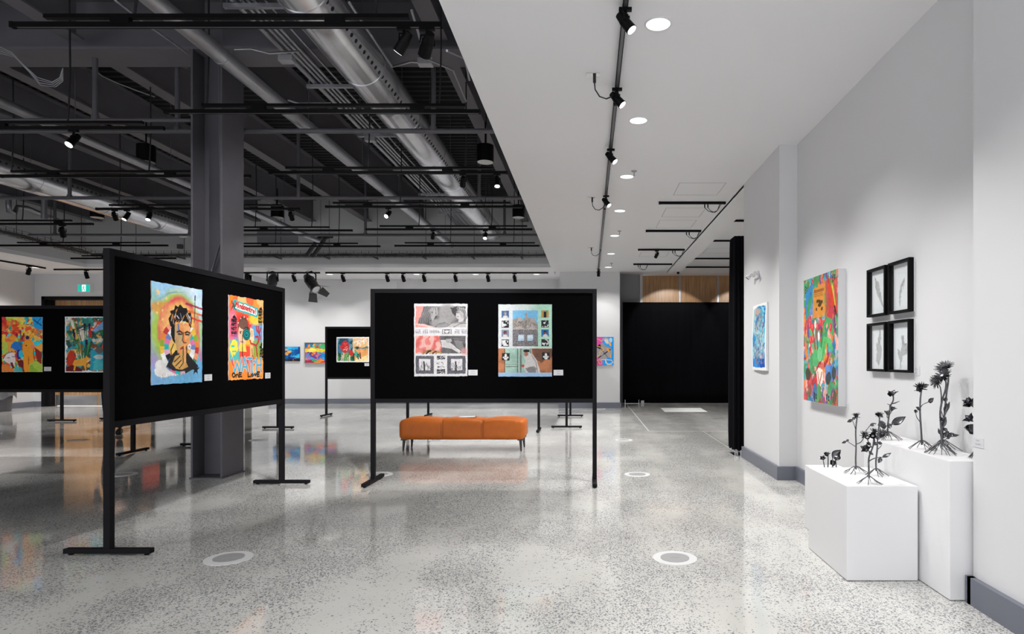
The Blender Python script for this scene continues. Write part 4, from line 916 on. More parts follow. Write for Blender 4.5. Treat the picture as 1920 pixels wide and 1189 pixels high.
# 4 castle and cloaked man print
c = Cv(160, 212, '#d4ece0', 14); c.put(np.clip((c.noise(3)-.4)*2.5, 0, 1), '#eaf2ee', .8); c.ell(.9, .3, .2, .3, '#a8e0c4', .7, soft=.8); c.ell(.2, .6, .3, .5, '#e6e6ec', .8, soft=.6)
c.rect(.27, .085, .735, .58, '#7a7574'); c.rect(.27, .085, .735, .3, '#7fc4ee'); mm = c.sub(.27, .12, .735, .25); c.put(mm*np.clip((c.noise(8)-.5)*3, 0, 1), '#e8f2f8')
c.poly([(.27, .33), (.27, .21), (.33, .2), (.37, .18), (.43, .19), (.44, .24), (.47, .2), (.5, .19), (.5, .14), (.518, .11), (.536, .14), (.54, .185), (.62, .19), (.68, .21), (.7, .26), (.735, .28), (.735, .34)], '#a89e98')
c.rect(.36, .185, .43, .235, '#c4b8b0'); c.rect(.5, .15, .54, .24, '#b4a8a0'); c.rect(.6, .2, .68, .25, '#bcb0a8')
for k in range(130):
    x = .28+rs.random()*.44; y = .2+rs.random()*.13; 
    if y > .23 or .5 < x < .54: c.line([(x, y), (x+rs.uniform(-.02, .02), y+.02)], .007, rs.choice(['#5a5250', '#d4ccc8', '#776e6a']))
mm = c.sub(.27, .325, .735, .58); n = c.r.rand(c.h, c.w)
c.put(mm, '#807a7c'); c.put(mm*(n > .6), '#5e5a5e'); c.put(mm*(n < .25), '#b0acae'); c.poly([(.27, .33), (.4, .3), (.5, .34), (.62, .31), (.735, .34), (.735, .35), (.27, .35)], '#c0b8b4')
c.rect(.37, .42, .48, .505, '#bcdcf0'); c.rect(.54, .42, .65, .505, '#bcdcf0'); c.rect(.38, .43, .47, .47, '#e2eef6'); c.rect(.55, .43, .64, .47, '#e2eef6')
def vig(x0, y0, k):
    x1, y1 = x0+.14, y0+.1; c.rect(x0, y0, x1, y1, ['#4a6a9a', '#2c2b2e', '#8890a8', '#2c2b2e', '#b89858', '#2c2b2e', '#2a6fb0', '#2c2b2e', '#2c2b2e', '#2c2b2e'][k])
    cx, cy = (x0+x1)/2, (y0+y1)/2
    if k in (0, 2, 6): c.ell(cx, cy-.015, .028, .024, ['#8a9098', 0, '#5a3830', 0, 0, 0, '#3a2a28'][k]); c.poly([(cx-.05, y1), (cx-.03, cy+.015), (cx+.03, cy+.015), (cx+.06, y1)], '#e0d8d4'); c.ell(cx+.005, cy-.005, .012, .014, '#c85048' if k else '#c8b8b0')
    elif k == 4: c.rect(cx-.025, y0+.02, cx+.025, y1, '#1c1c2c'); c.ell(cx+.03, y0+.01, .02, .012, '#58b050')
    elif k >= 8: c.ell(cx, cy-.022, .02, .02, '#f0f0f0'); c.ell(cx, cy+.01, .055, .016, '#f0f0f0'); c.ell(cx, cy+.028, .03, .018, '#f0f0f0'); c.line([(cx-.03, cy+.012), (cx+.03, cy+.012)], .006, '#2c2b2e')
    else:
        mk = c.sub(x0+.01, y0+.008, x1-.01, y1-.008)*(c.noise(26, 2) > .5); c.put(mk, '#eceaec')
for k, y in enumerate((.09, .225, .355, .485)): vig(.06, y, k); vig(.8, y-.005, 4+k)
c.rect(0, .61, 1, .945, '#c07e58'); n = c.noise(10, 4); mm = c.sub(0, .61, 1, .945); c.a[mm] *= (.55+n[mm][:, None]*.9)
c.rect(.13, .61, .62, .945, '#a8cabc'); mm = c.sub(.13, .61, .62, .945); c.a[mm] *= (.7+n[mm][:, None]*.6)
for x in (.12, .36, .42, .6): c.line([(x, .61), (x, .945)], .014, '#5a5048')
c.line([(.15, .86), (.36, .86)], .012, '#6a5a50'); c.line([(.13, .83), (.36, .83)], .01, '#8a9a90'); c.line([(.42, .7), (.42, .9)], .025, '#6a6a66'); c.poly([(.62, .61), (1, .61), (1, .72), (.8, .8), (.66, .74)], '#54443c', .75, wob=.05)
c.poly([(.56, .67), (.64, .69), (.72, .78), (.78, .945), (.52, .945), (.47, .86), (.52, .78), (.5, .74)], '#dedad8'); c.line([(.62, .7), (.7, .8), (.73, .945)], .012, '#8a8684'); c.line([(.55, .9), (.66, .86), (.72, .9)], .02, '#9a9694'); c.poly([(.5, .88), (.62, .86), (.7, .89), (.7, .945), (.56, .945)], '#8e8a8c')
c.ell(.52, .685, .04, .03, '#b8745c'); c.poly([(.47, .66), (.47, .63), (.52, .622), (.58, .63), (.58, .66)], '#2e2a2c'); c.line([(.48, .72), (.52, .75)], .03, '#d8d4d0'); c.ell(.46, .85, .03, .018, '#c85848')
vig(.07, .675, 8); vig(.815, .665, 9); c.rect(0, .945, 1, 1, '#a8ccf0'); c.line([(0, .605), (1, .605)], .012, '#f0f0f0')
c.daub(1, 24, .08)
c.a *= .78
sheet('castle_print', 'pale green and blue print of a hilltop castle over a cloaked man at a door', 'print', c, (-1.027, 7.016, 1.2), 0, .605, .815, wob=.002, seed=4)

# 5 collage with an orange figure
c = Cv(110, 150, '#f2a63c', 15); c.patches(HOT, 170, .3); c.shade(10, .3); c.daub(4, 12)
c.poly([(.74, 0), (1, 0), (1, .24), (.8, .2)], '#1c98d8'); c.line([(.78, .05), (.98, .16)], .03, '#104a80'); c.line([(.95, .03), (.86, .12)], .02, '#104a80')
c.patches(['#20a8c8', '#30c8d8', '#2870c0', '#f0a040'], 50, .1, mask=c.sub(.1, .45, 1, .62)); c.patches(['#a8c04a', '#c8d468', '#88b03c'], 20, .3, mask=c.inside([(.62, 1), (.7, .78), (1, .74), (1, 1)])); c.patches(['#b0c850', '#f0b840', '#78b848'], 12, .2, mask=c.inside([(.02, .45), (.14, .46), (.16, .64), (.02, .7)]))
c.poly([(.5, 1), (.53, .72), (.5, .6), (.5, .48), (.6, .42), (.72, .42), (.8, .5), (.76, .6), (.78, .72), (.78, .82), (.68, .86), (.68, 1)], '#f2952a', wob=.03); c.ell(.63, .375, .045, .035, '#2a2050'); c.ell(.6, .52, .02, .012, '#20140c')
for P in ([(.66, .72), (.66, .86)], [(.5, .48), (.5, .62), (.53, .72)], [(.78, .56), (.78, .72), (.82, .8)]): c.line(P, .015, '#5a2a18')
c.poly([(.02, .8), (.1, .66), (.22, .63), (.32, .66), (.34, .8), (.3, .94), (.2, .86), (.04, .78)], '#e6d6d2', wob=.03); c.line([(.03, .76), (.12, .66), (.26, .63)], .018, '#2a1c30'); c.line([(.14, .74), (.2, .74)], .016, '#403040'); c.line([(.26, .72), (.32, .72)], .016, '#403040'); c.poly([(.2, .83), (.26, .82), (.32, .92), (.27, .94)], '#602028')
c.poly([(.36, .78), (.52, .78), (.56, 1), (.44, .95)], '#6a1a1c', wob=.03); c.poly([(.8, .55), (.98, .64), (.99, .86), (.86, .8)], '#8a2820', wob=.04); c.ell(.43, .68, .07, .09, '#2a3080'); c.ell(.47, .67, .055, .07, '#30b8d0'); c.ell(.76, .54, .05, .03, '#e07878')
for x, y in ((.37, .33), (.46, .28), (.54, .33), (.5, .38)): c.line([(x, y), (.45, .52)], .012, '#2c6a38'); c.ell(x, y, .025, .04, '#8a2038')
for x, y in ((.12, .17), (.27, .25), (.4, .24), (.74, .26)): c.line([(x, y), (x+.07, y+.03)], .008, '#5a3020'); c.ell(x+.02, y+.01, .02, .014, '#a05028', .7)
c.poly([(.02, .84), (.24, .92), (.3, 1), (.02, 1)], '#e0803a', wob=.04); c.ell(.4, .96, .09, .05, '#30b0b0', .9, soft=.4)
c.daub(1, 22, .1)
c.a = np.clip(c.a*1.25, 0, 1)
sheet('collage_painting', 'colourful unframed painting of an orange figure on the left display board', 'painting', c, (-8.70, 9.205, 1.205), 0, .60, .815, wob=.004, seed=5)

# 6 lilies and yellow goat
c = Cv(110, 150, '#efeff0', 16); mi = c.sub(.03, .02, .975, .98)
c.patches(['#3a8a80', '#c88a40', '#d04a30', '#285a50', '#e0b060', '#2aa0b0', '#7a4a30', '#d8d0c0', '#503a50'], 130, .2, mask=mi); c.a[mi] *= (.55+c.noise(9, 4)[mi][:, None]*.9); t_ = c.a.copy(); c.daub(4, 12); mb_ = ~mi; c.a[mb_] = t_[mb_]
c.poly([(.06, .7), (.12, .6), (.22, .62), (.26, .8), (.2, .9), (.08, .88)], '#c83820', wob=.03); c.poly([(.03, .9), (.2, .86), (.4, .94), (.4, .98), (.03, .98)], '#6a1414'); c.patches(['#20a0b8', '#50c0c8', '#d0d8d0', '#8a8a88'], 20, .2, mask=c.sub(.6, .6, .96, .96))
for x, y, x2 in ((.06, .3, .34), (.12, .12, .38), (.2, .05, .42), (.3, .2, .42), (.5, .15, .46), (.58, .16, .5), (.64, .35, .52), (.7, .2, .5), (.2, .4, .36), (.44, .05, .46)): c.line([(x, y), ((x+x2)/2+.03, .45), (x2, .78)], .022, rs.choice(['#1f6a3c', '#3f9a4c', '#2a4a2a']))
for x, y in ((.2, .27), (.22, .33), (.46, .17), (.57, .17), (.5, .46)): c.poly([(x-.025, y-.04), (x+.03, y-.05), (x+.02, y+.07), (x, y+.1)], '#241438')
c.poly([(.56, .25), (.62, .25), (.63, .38), (.55, .38)], '#c03028'); c.poly([(.64, .25), (.9, .08), (.975, .1), (.975, .2), (.7, .28)], '#7aa8d8'); c.rect(.82, .24, .96, .33, '#1f7a50')
c.poly([(.18, .86), (.22, .78), (.4, .75), (.48, .74), (.5, .7), (.6, .76), (.58, .78), (.53, .78), (.5, .86), (.5, .96), (.48, .96), (.44, .88), (.26, .89), (.24, .96), (.2, .96), (.22, .88)], '#f0a83a'); c.ell(.8, .6, .09, .06, '#686460'); c.ell(.8, .72, .12, .04, '#e8e4e0', .7, wob=.1); c.ell(.8, .42, .12, .04, '#e8e4e0', .6, wob=.2)
c.daub(1, 22, .1)
sheet('collage_painting', 'white-bordered painting of dark lilies and a yellow goat, cut off by the near post', 'painting', c, (-7.765, 9.205, 1.2), 0, .63, .825, wob=.003, seed=6)

# 7 red flowers landscape
c = Cv(96, 72, '#f2f2f2', 17); mi = c.sub(.03, .05, .97, .95); c.put(mi, '#eec890')
c.patches(['#28507a', '#3a7a98', '#205060', '#6a98a8'], 30, .3, mask=c.sub(.03, .05, .5, .95), st=(2, 1)); c.patches(['#2f7a48', '#1c4a38', '#68a858', '#d8c8a0', '#20603c'], 60, .1, mask=c.sub(.03, .62, .55, .95), st=(4, .7))
for k in range(14): x = .05+k*.035; c.line([(x, .95), (x+.02*math.sin(k), .6+.1*(k % 3))], .012, rs.choice(['#1f5a38', '#8ac070', '#f0e8d8']))
c.ell(.26, .4, .12, .24, '#c83030', wob=.1); c.ell(.44, .63, .085, .1, '#d03a34', wob=.08)
for k in range(14): x = .2+rs.random()*.13; y = .25+rs.random()*.3; c.ell(x, y, .02, .025, rs.choice(['#8a1c28', '#ec6a5c', '#f0b0a8']), .8)
c.poly([(.52, .05), (.97, .05), (.97, .42), (.52, .42)], '#f0c088'); 
for x, y in ((.6, .2), (.7, .15), (.8, .2), (.68, .28), (.86, .14)): c.line([(x-.05, y+.04), (x-.02, y-.03), (x+.04, y-.02), (x+.05, y+.05)], .025, '#eef0f0')
c.rect(.55, .42, .97, .46, '#1f6a80'); c.ell(.64, .42, .06, .05, '#144a4c'); c.ell(.92, .42, .06, .04, '#2f8a70'); c.patches(['#f0a868', '#90d0a8', '#f6e0a0', '#e88a50', '#50a890'], 30, .2, mask=c.sub(.55, .47, .97, .95), st=(1, 3))
c.line([(.66, .72), (.66, .86)], .03, '#1a2434'); c.line([(.725, .68), (.725, .84)], .035, '#702020'); c.ell(.66, .69, .014, .025, '#1a1a20'); c.ell(.725, .65, .014, .025, '#501818')
t_ = c.a.copy(); c.daub(2, 10, .14); mb_ = ~mi; c.a[mb_] = t_[mb_]
sheet('flower_painting', 'landscape painting with large red blooms and two tiny walkers on a black board', 'painting', c, ((631-VX)/F*15.22, 15.2245, 1.318), 0, .797, .617, wob=.003, seed=7)

# 8 blue underwater canvas, 9 framed colour field
c = Cv(90, 56, '#1796d8', 18); c.patches(['#1796d8', '#0f6ab8', '#30b4e4', '#0a4a90', '#20a0d8'], 40, .4); c.patches(['#0c1c30', '#1a3a60', '#282420', '#d07830'], 40, .2, mask=c.sub(0, .84, 1, 1))
for x, y in ((.5, .2), (.6, .35), (.52, .5)): c.ell(x, y, .06, .08, '#e8a030', wob=.1)
c.ell(.78, .45, .1, .2, '#0f5aa0', .8, wob=.2); c.ell(.66, .8, .1, .12, '#0a2a78', .9, wob=.2); c.ell(.85, .7, .08, .05, '#50c0e8', .8, wob=.2)
c.daub(3, 9)
sheet('sea_canvas', 'small blue underwater canvas on the back wall, cut off by the near board edge', 'painting', c, (-9.85, 19.395, 1.33), 0, .82, .45, depth=.035, border='#10141c', seed=8)
c = Cv(96, 68, '#30a0b0', 19); c.patches(['#28a0a8', '#e8603c', '#40b070', '#f0a040', '#d84838', '#2070a8'], 70, .5, mask=c.sub(0, 0, 1, .3), st=(1, 2)); c.patches(['#e8d030', '#f0b83c', '#c8c840', '#f0e060'], 30, .3, mask=c.sub(0, .3, .7, .48)); c.patches(['#2088d8', '#18509c', '#703a88', '#d04a50', '#30a8c8', '#f08050', '#9a70b8'], 80, .5, mask=c.sub(0, .46, 1, .85), st=(1, 2)); c.patches(['#d04030', '#38a060', '#e88a30', '#a03050'], 50, .4, mask=c.sub(0, .84, 1, 1)); c.patches(['#2088d8', '#30a8c8', '#2070a8'], 20, .5, mask=c.sub(.7, .25, 1, .5)); c.shade(12, .25)
c.daub(3, 9)
sheet('abstract_painting', 'framed multicoloured abstract painting on the back wall left of the flower board', 'painting', c, (-8.86, 19.395, 1.275), 0, .98, .62, depth=.03, frame=(.022, .05, mat('pale_wood_frame', (.33, .33, .28), .5)), seed=9)
# 10 pink and blue collage
c = Cv(76, 100, '#e04aa8', 20); c.rect(.46, 0, 1, 1, '#1a9af0')
c.poly([(.02, .44), (.2, .33), (.34, .28), (.46, .19), (.62, .33), (.84, .38), (.93, .5), (.93, .6), (.8, .72), (.6, .78), (.4, .83), (.24, .74)], '#a09c9e'); c.shade(24, .15)
c.poly([(.16, .36), (.34, .25), (.42, .38), (.34, .44), (.24, .4)], '#181418'); c.line([(.36, .4), (.56, .57), (.72, .73)], .022, '#181418'); c.line([(.28, .73), (.6, .57), (.84, .45)], .05, '#1c1a1c'); c.line([(.4, .66), (.5, .61)], .02, '#c8c4c8')
c.line([(.04, .1), (.12, .06), (.3, .1), (.42, .16), (.5, .07), (.64, .05), (.76, .08)], .035, '#e8b060'); c.line([(.04, .1), (.1, .22), (.16, .33), (.3, .35), (.46, .38), (.54, .46), (.4, .5), (.32, .54), (.34, .62), (.28, .68), (.1, .68), (.04, .76), (.14, .84), (.32, .8), (.44, .88), (.4, .96), (.3, .94), (.27, .86)], .035, '#e8b060')
c.line([(.4, .8), (.62, .8), (.9, .82), (.96, .9), (.8, .96), (.62, .92), (.6, .8), (.7, .98), (.9, .96)], .03, '#e4dcb8')
c.poly([(.52, .12), (.6, .08), (.74, .1), (.78, .24), (.66, .24)], '#dcd8c8'); c.ell(.86, .12, .08, .08, '#b8dcec'); c.line([(.6, .22), (.72, .28)], .02, '#70c8f0')
for x, y, a in ((.82, .26, .05), (.72, .46, .08), (.86, .68, -.05)): c.poly([(x-.05-a*.3, y-.06), (x+.02, y-.07), (x+.05+a*.5, y+.04), (x+.01+a*.4, y+.08), (x-.04, y+.03)], '#f0a030')
sheet('mixed_media_collage', 'pink and bright blue collage with tan cord on the white wall pier', 'painting', c, (.106, 17.695, 1.22), 0, .582, .805, depth=.03, seed=10)
# 11 blue abstract on paper
c = Cv(100, 140, '#f2f2f2', 21); ci = c.inside([(.06, .06), (.5, .03), (.93, .05), (.94, .5), (.92, .95), (.5, .96), (.05, .95), (.04, .5)]); c.patches(['#3fb4d0', '#58c4d8', '#2a8cc0', '#88cce0', '#1f78b8', '#a8c8c8'], 50, .4, mask=ci, st=(2, 1)); c.patches(['#1a70c8', '#1050b0', '#2090d8', '#48b8e0'], 20, .4, mask=ci & (c.Y > .82), st=(2, 1))
for k in range(420):
    x = .22+rs.random()*.6; y = .14+rs.random()*.74; c.line([(x, y), (x+rs.uniform(-.02, .02), y+rs.uniform(.01, .04))], .016, rs.choice(['#1c1c24', '#2c3448', '#e4dcd0', '#c8b4a0', '#a85a3c', '#4a3a5a', '#e8e8ec', '#14141c', '#c86a3c']), .9)
c.ell(.4, .11, .2, .04, '#c8a888', .8, soft=.4)
sheet('abstract_paper', 'blue abstract painting on white paper under the emergency light', 'painting', c, (XW-.002, 8.29, 1.255), -math.pi/2, .66, .845, depth=.012, curl=.03, wob=.003, seed=11)
# 12 tall tulip canvas
c = Cv(150, 206, '#c84848', 22)
c.patches(['#c03a44', '#d85a5a', '#3a78a8', '#4a9a68', '#e0883c', '#7a4a88', '#48a8b8', '#e8a8a0', '#a82c38', '#5a8a50'], 260, .12, st=(1.6, 1)); c.shade(20, .25)
for k in range(160):
    x = rs.random(); y = rs.random(); c.line([(x, y), (x+rs.uniform(-.01, .01), y+rs.uniform(.01, .05))], .02, rs.choice(['#d04850', '#e8705c', '#2f7ab0', '#3a9a60', '#f0b090', '#e8e0d8', '#8a3a70', '#e09030']), .7)
c.daub(4, 18, .14); c.rect(.3, .09, .64, .33, '#d8903c'); c.shade(10, .1); c.rect(.33, .11, .62, .13, '#a86a28'); 
for k in range(4): c.line([(.33, .115+.015*k), (.58, .115+.015*k)], .006, '#704a20')
for k in range(14): c.ell(.4+rs.random()*.18, .19+rs.random()*.08, .022, .014, '#4a3a18')
c.poly([(.04, .1), (.3, .05), (.28, .3), (.06, .32)], '#2a88c8', .85, wob=.05); c.poly([(.66, .06), (.98, .06), (.98, .32), (.68, .33)], '#c03a38', .8, wob=.05)
c.poly([(.24, .12), (.28, .14), (.22, .24), (.12, .32), (.08, .34), (.14, .2), (.2, .12)], '#3a9a5a'); c.poly([(.2, .11), (.27, .12), (.2, .17)], '#1a70b8'); c.line([(.08, .34), (.05, .45)], .02, '#284a3a')
c.poly([(.7, .11), (.78, .06), (.86, .1), (.93, .24), (.9, .3), (.8, .22)], '#d04028'); c.poly([(.78, .06), (.86, .08), (.94, .26), (.88, .2)], '#4a9a40'); c.line([(.84, .1), (.92, .26)], .02, '#e8c040'); c.line([(.9, .27), (.95, .33)], .03, '#181818'); c.line([(.9, .3), (.92, .44)], .02, '#5a2a40')
for x, y, x2 in ((.2, .4, .36), (.28, .42, .4), (.42, .4, .44), (.5, .44, .48), (.62, .38, .52), (.75, .4, .56), (.14, .5, .38), (.8, .52, .6)): c.line([(x, y), ((x+x2)/2, .5), (x2, .66)], .035, rs.choice(['#3a9a50', '#5ab86a', '#2a7a48']))
c.line([(.6, .6), (.62, .42), (.7, .36), (.82, .38), (.86, .46)], .06, '#4aa05c'); c.line([(.55, .62), (.62, .5), (.74, .52), (.84, .58)], .05, '#5ab86a'); c.ell(.38, .65, .1, .07, '#58b070'); c.ell(.5, .62, .07, .06, '#78c488')
for x, y in ((.2, .38), (.28, .4), (.43, .4), (.52, .37), (.22, .5), (.8, .42), (.3, .5)): c.ell(x, y, .045, .032, '#d83a40'); c.ell(x-.01, y-.006, .018, .018, '#f07070')
c.ell(.37, .38, .03, .035, '#f0f0ec'); c.ell(.47, .48, .03, .04, '#f0f0ec')
c.poly([(.4, .76), (.46, .72), (.58, .74), (.6, .82), (.52, .87), (.44, .84)], '#f2ead8'); c.line([(.44, .76), (.48, .84)], .02, '#b02c30'); c.line([(.56, .76), (.5, .85)], .02, '#b02c30'); c.rect(.66, .7, .86, .82, '#2a8ad0', .85)
for x, y in ((.14, .78), (.9, .76), (.74, .8)): c.ell(x, y, .06, .05, '#3a3a2c', .9, wob=.1)
for x in (.34, .7): 
    for k in range(5): c.ell(x+(k % 2)*.05, .93+.012*k, .018, .012, '#20242c')
c.poly([(.1, .95), (.2, .84), (.26, .9), (.2, .98)], '#705a48', .8); c.poly([(.84, .98), (.9, .88), (.96, .92), (.92, .99)], '#504838', .8); c.ell(.46, .92, .05, .07, '#5a9a60', .9)
for x, y in ((.06, .06), (.86, .03)): 
    for k in range(5): c.ell(x+(k % 2)*.04, y+.012*k, .014, .01, '#2a2c30')
c.daub(1, 22, .1)
sheet('tulip_canvas', 'tall deep canvas with red tulips and birds on the recessed right wall', 'painting', c, (XR-.001, 6.77, .955), -math.pi/2, .935, 1.295, depth=.072, border='#dcdcde', seed=12)
# reflected pictures on the hidden boards
c = Cv(40, 50, '#e04a20', 23); c.patches(['#e04a20', '#e86830', '#c83018'], 14, .3)
sheet('red_painting', 'red orange painting on the hidden board, seen only mirrored in the floor', 'painting', c, (-10.934, 15.2, 1.25), math.pi/2, .6, .55, seed=13)
c = Cv(30, 40, '#e8e4de', 24); c.rect(.3, .3, .7, .7, '#8a8a88')
sheet('pale_print', 'pale print next to the red painting on the hidden board', 'print', c, (-10.934, 16.05, 1.3), math.pi/2, .45, .6, seed=14)

# four black box frames with pencil drawings
FW, FH, FD = .325, .402, .045
lab = {(0, 0): 'upper left of the four black frames, drawing of a slanted husk', (1, 0): 'upper right of the four black frames, drawing of a thin curved twig',
       (0, 1): 'lower left of the four black frames, drawing of an upright bark piece', (1, 1): 'lower right of the four black frames, drawing of a forked dry flower'}
glass = bpy.data.materials.new('clear_glass'); glass.use_nodes = True; gn = glass.node_tree
gn.nodes.remove(gn.nodes['Principled BSDF']); g1 = gn.nodes.new('ShaderNodeBsdfTransparent'); g2 = gn.nodes.new('ShaderNodeBsdfGlossy'); g3 = gn.nodes.new('ShaderNodeMixShader')
g1.inputs[0].default_value = (.97, .98, .98, 1); g2.inputs['Roughness'].default_value = .03; g3.inputs[0].default_value = .03
gn.links.new(g1.outputs[0], g3.inputs[1]); gn.links.new(g2.outputs[0], g3.inputs[2]); gn.links.new(g3.outputs[0], gn.nodes['Material Output'].inputs[0])
for (i, j), l in lab.items():
    c = Cv(60, 74, '#f1f1f3', 30+i+2*j)
    def sk(P, w):  # shaded pencil shape
        c.poly(P, '#b4b2b2', .8, wob=.03); 
        for k in range(26):
            a, b = random.Random(k+i*7+j*13).sample(P, 2); t_ = rs.random(); c.line([(a[0]*(1-t_)+b[0]*t_, a[1]*(1-t_)+b[1]*t_), (a[0]*(.8-t_*.6)+b[0]*(.2+t_*.6), a[1]*(.8-t_*.6)+b[1]*(.2+t_*.6))], w, rs.choice(['#77757a', '#4c4a4e', '#a09ea2']), .8)
    if (i, j) == (0, 0): sk([(.2, .14), (.3, .26), (.45, .3), (.5, .5), (.6, .66), (.72, .86), (.5, .68), (.36, .55), (.24, .36)], .014)
    elif (i, j) == (1, 0): sk([(.52, .36), (.4, .46), (.34, .6), (.32, .78), (.38, .9), (.38, .76), (.4, .62), (.46, .5), (.56, .4), (.6, .34)], .014)
    elif (i, j) == (0, 1): sk([(.5, .1), (.56, .2), (.52, .42), (.6, .56), (.56, .72), (.44, .88), (.28, .78), (.34, .6), (.28, .4), (.38, .46), (.42, .3)], .014)
    else: sk([(.42, .3), (.55, .3), (.55, .42), (.68, .46), (.76, .56), (.66, .66), (.5, .68), (.44, .78), (.38, .95), (.36, .78), (.26, .62), (.26, .54), (.4, .6), (.46, .48)], .014)
    y0_ = 5.30-i*(FW+.05); z0_ = 1.752 if j == 0 else 1.296
    t = sheet('framed_drawing', l, 'picture', c, (XR-.001, y0_, z0_), -math.pi/2, .001+FW, FH, depth=.006, group='four framed pencil drawings', seed=30+i+j)
    MB().box((0, -FD, 0), (.02, 0, FH)).box((FW-.02, -FD, 0), (FW, 0, FH)).box((.02, -FD, 0), (FW-.02, 0, .02)).box((.02, -FD, FH-.02), (FW-.02, 0, FH)).build('frame', TRACK, t, bevel=.0015)
    MB().box((.02, -.034, .02), (FW-.02, -.032, FH-.02)).build('glass_pane', glass, t)
# ------------------------------------------------------------------ bench
BX0, BX1, BY0, BY1 = -2.88, -.975, 9.36, 9.93
t = thing('bench', 'long low burnt orange leather bench with three stitched sections', 'bench', (BX0, BY0, 0))
L = BX1-BX0; D_ = BY1-BY0
seams = [L*.345, L*.665]
def bf(v):
    x, y, z = v
    g = 0
    for s_ in seams: g = max(g, math.exp(-((x-s_)/.012)**2))
    cx = min(abs(x-s_) for s_ in seams+[0, L])
    puff = .012*min(1, cx/.18)
    if z > .3: z += puff-.012*g+.004*math.sin(x*9)
    if y < .1: y += .010*g-puff*.5
    if y > D_-.1: y -= .010*g
    return Vector((x, y, z))
MB().rbox((0, 0, .175), (L, D_, .475), .07, n=(120, 16, 14), fn=bf).build('cushion', LEATHER, t, merge=True)
st = MB()
for s_ in seams:
    for o in (-.012, .012): st.tube([(s_+o, -.004, .2), (s_+o, -.006, .39), (s_+o, .02, .455), (s_+o, .08, .482), (s_+o, D_-.1, .482)], .0018, n=4)
st.build('stitching', mat('dark_orange_thread', (.22, .05, .012), .6), t)
for x, s1 in ((.07, -1), (L-.07, 1)):
    for y, s2 in ((.07, -1), (D_-.07, 1)):
        l = MB().cyl((x, y, .18), (x+s1*.012, y+s2*.012, .0), .024, .012, n=16).box((x-.045, y-.03, .165), (x+.045, y+.03, .185))
        l.build('leg', mat('dark_bronze_metal', (.06, .055, .055), .35, metal=.7), t)
bx_, by_ = (861-VX)/F*9.7, 9.62
MB().box((0, 0, 0), (.27, .2, .003)).box((.14, .01, .003), (.268, .19, .006)).box((.05, .03, .0032), (.12, .15, .0036), mi=1)
bk = MB().box((0, 0, 0), (.26, .19, .003)).add([(.0, 0, .003), (.25, 0, .006), (.27, 0, .022), (.27, .19, .022), (.25, .19, .006), (0, .19, .003), (0, 0, .0045), (.25, 0, .0075), (.272, 0, .0235), (.272, .19, .0235), (.25, .19, .0075), (0, .19, .0045)],
     [(0, 1, 4, 5), (1, 2, 3, 4), (6, 11, 10, 7), (7, 10, 9, 8), (0, 6, 7, 1), (1, 7, 8, 2), (2, 8, 9, 3), (5, 4, 10, 11), (4, 3, 9, 10), (0, 5, 11, 6)])
tag(bk.build('brochure', [PAPER], loc=(bx_, by_, .492)), 'open white brochure lying on the orange bench', 'brochure')

# ------------------------------------------------------------------ black drapes
def drape_prof(n, L, amp, waves, seed):
    r_ = random.Random(seed); ph = [r_.uniform(0, 6.3) for _ in range(4)]
    return [(L*i/n, amp*(math.sin(i/n*waves*6.283+ph[0])+.5*math.sin(i/n*waves*2.3*6.283+ph[1])+.4*math.sin(i/n*waves*.37*6.283+ph[2]))) for i in range(n+1)]
t = thing('curtain', 'wide black cloth curtain hung across the back of the walkway', 'curtain', (1.055, 19.62, 0))
LW = 4.9; n = 300; top = drape_prof(n, LW, .004, 14, 1); bot = drape_prof(n, LW, .016, 9, 1)
m_ = MB(); NZ = 10; vs = []
for j in range(NZ+1):
    f = j/NZ; z = 3.19-(3.19-.012)*f
    for i in range(n+1):
        y = top[i][1]*(1-f)+bot[i][1]*f; vs.append((top[i][0], y, z-(.02*abs(math.sin(i/n*22)) if j == 0 else 0)))
m_.add(vs, [(j*(n+1)+i, (j+1)*(n+1)+i, (j+1)*(n+1)+i+1, j*(n+1)+i+1) for j in range(NZ) for i in range(n)], 0, True)
o = m_.build('cloth', CLOTH, t); md = o.modifiers.new('thick', 'SOLIDIFY'); md.thickness = .006; md.offset = 1
MB().cyl((0, .02, 3.17), (LW, .02, 3.17), .02, n=12).build('rail', TRACK, t)
for x in (.03, LW-.04):
    MB().cyl((x, .05, 0), (x, .05, 3.17), .02, n=12).build('upright', GALV, t)
MB().box((.06, -.14, 0), (.5, .12, .008)).box((.06, -.15, 0), (.075, -.135, .12)).box((.49, -.15, 0), (.505, -.135, .12)).build('base_plate', CHROME, t)
tag(box((1.62, 19.5, 0), (1.72, 19.56, .09)).build('floor_weight', mat('grey_weight', (.4, .4, .4), .5), bevel=.004), 'small pale grey block at the foot of the far black curtain', 'weight')
t = thing('curtain', 'narrow bunched black curtain beside the end of the right wall', 'curtain', (2.085, 8.95, 0))
per = []
def edge(a, b, n, amp, ph):
    a, b = Vector(a), Vector(b); d = (b-a).normalized(); nn = Vector((d.y, -d.x))
    for i in range(n):
        f = i/n; per.append(tuple(a.lerp(b, f)+nn*amp*math.sin(f*6.283*(n/14)+ph)*math.sin(math.pi*f)))
edge((0, 0), (.175, -.01), 42, .012, 0); edge((.175, -.01), (.165, .34), 42, .01, 1); edge((.165, .34), (0, .36), 30, .01, 2); edge((0, .36), (0, 0), 56, .009, 3)
vs = []; NP = len(per)
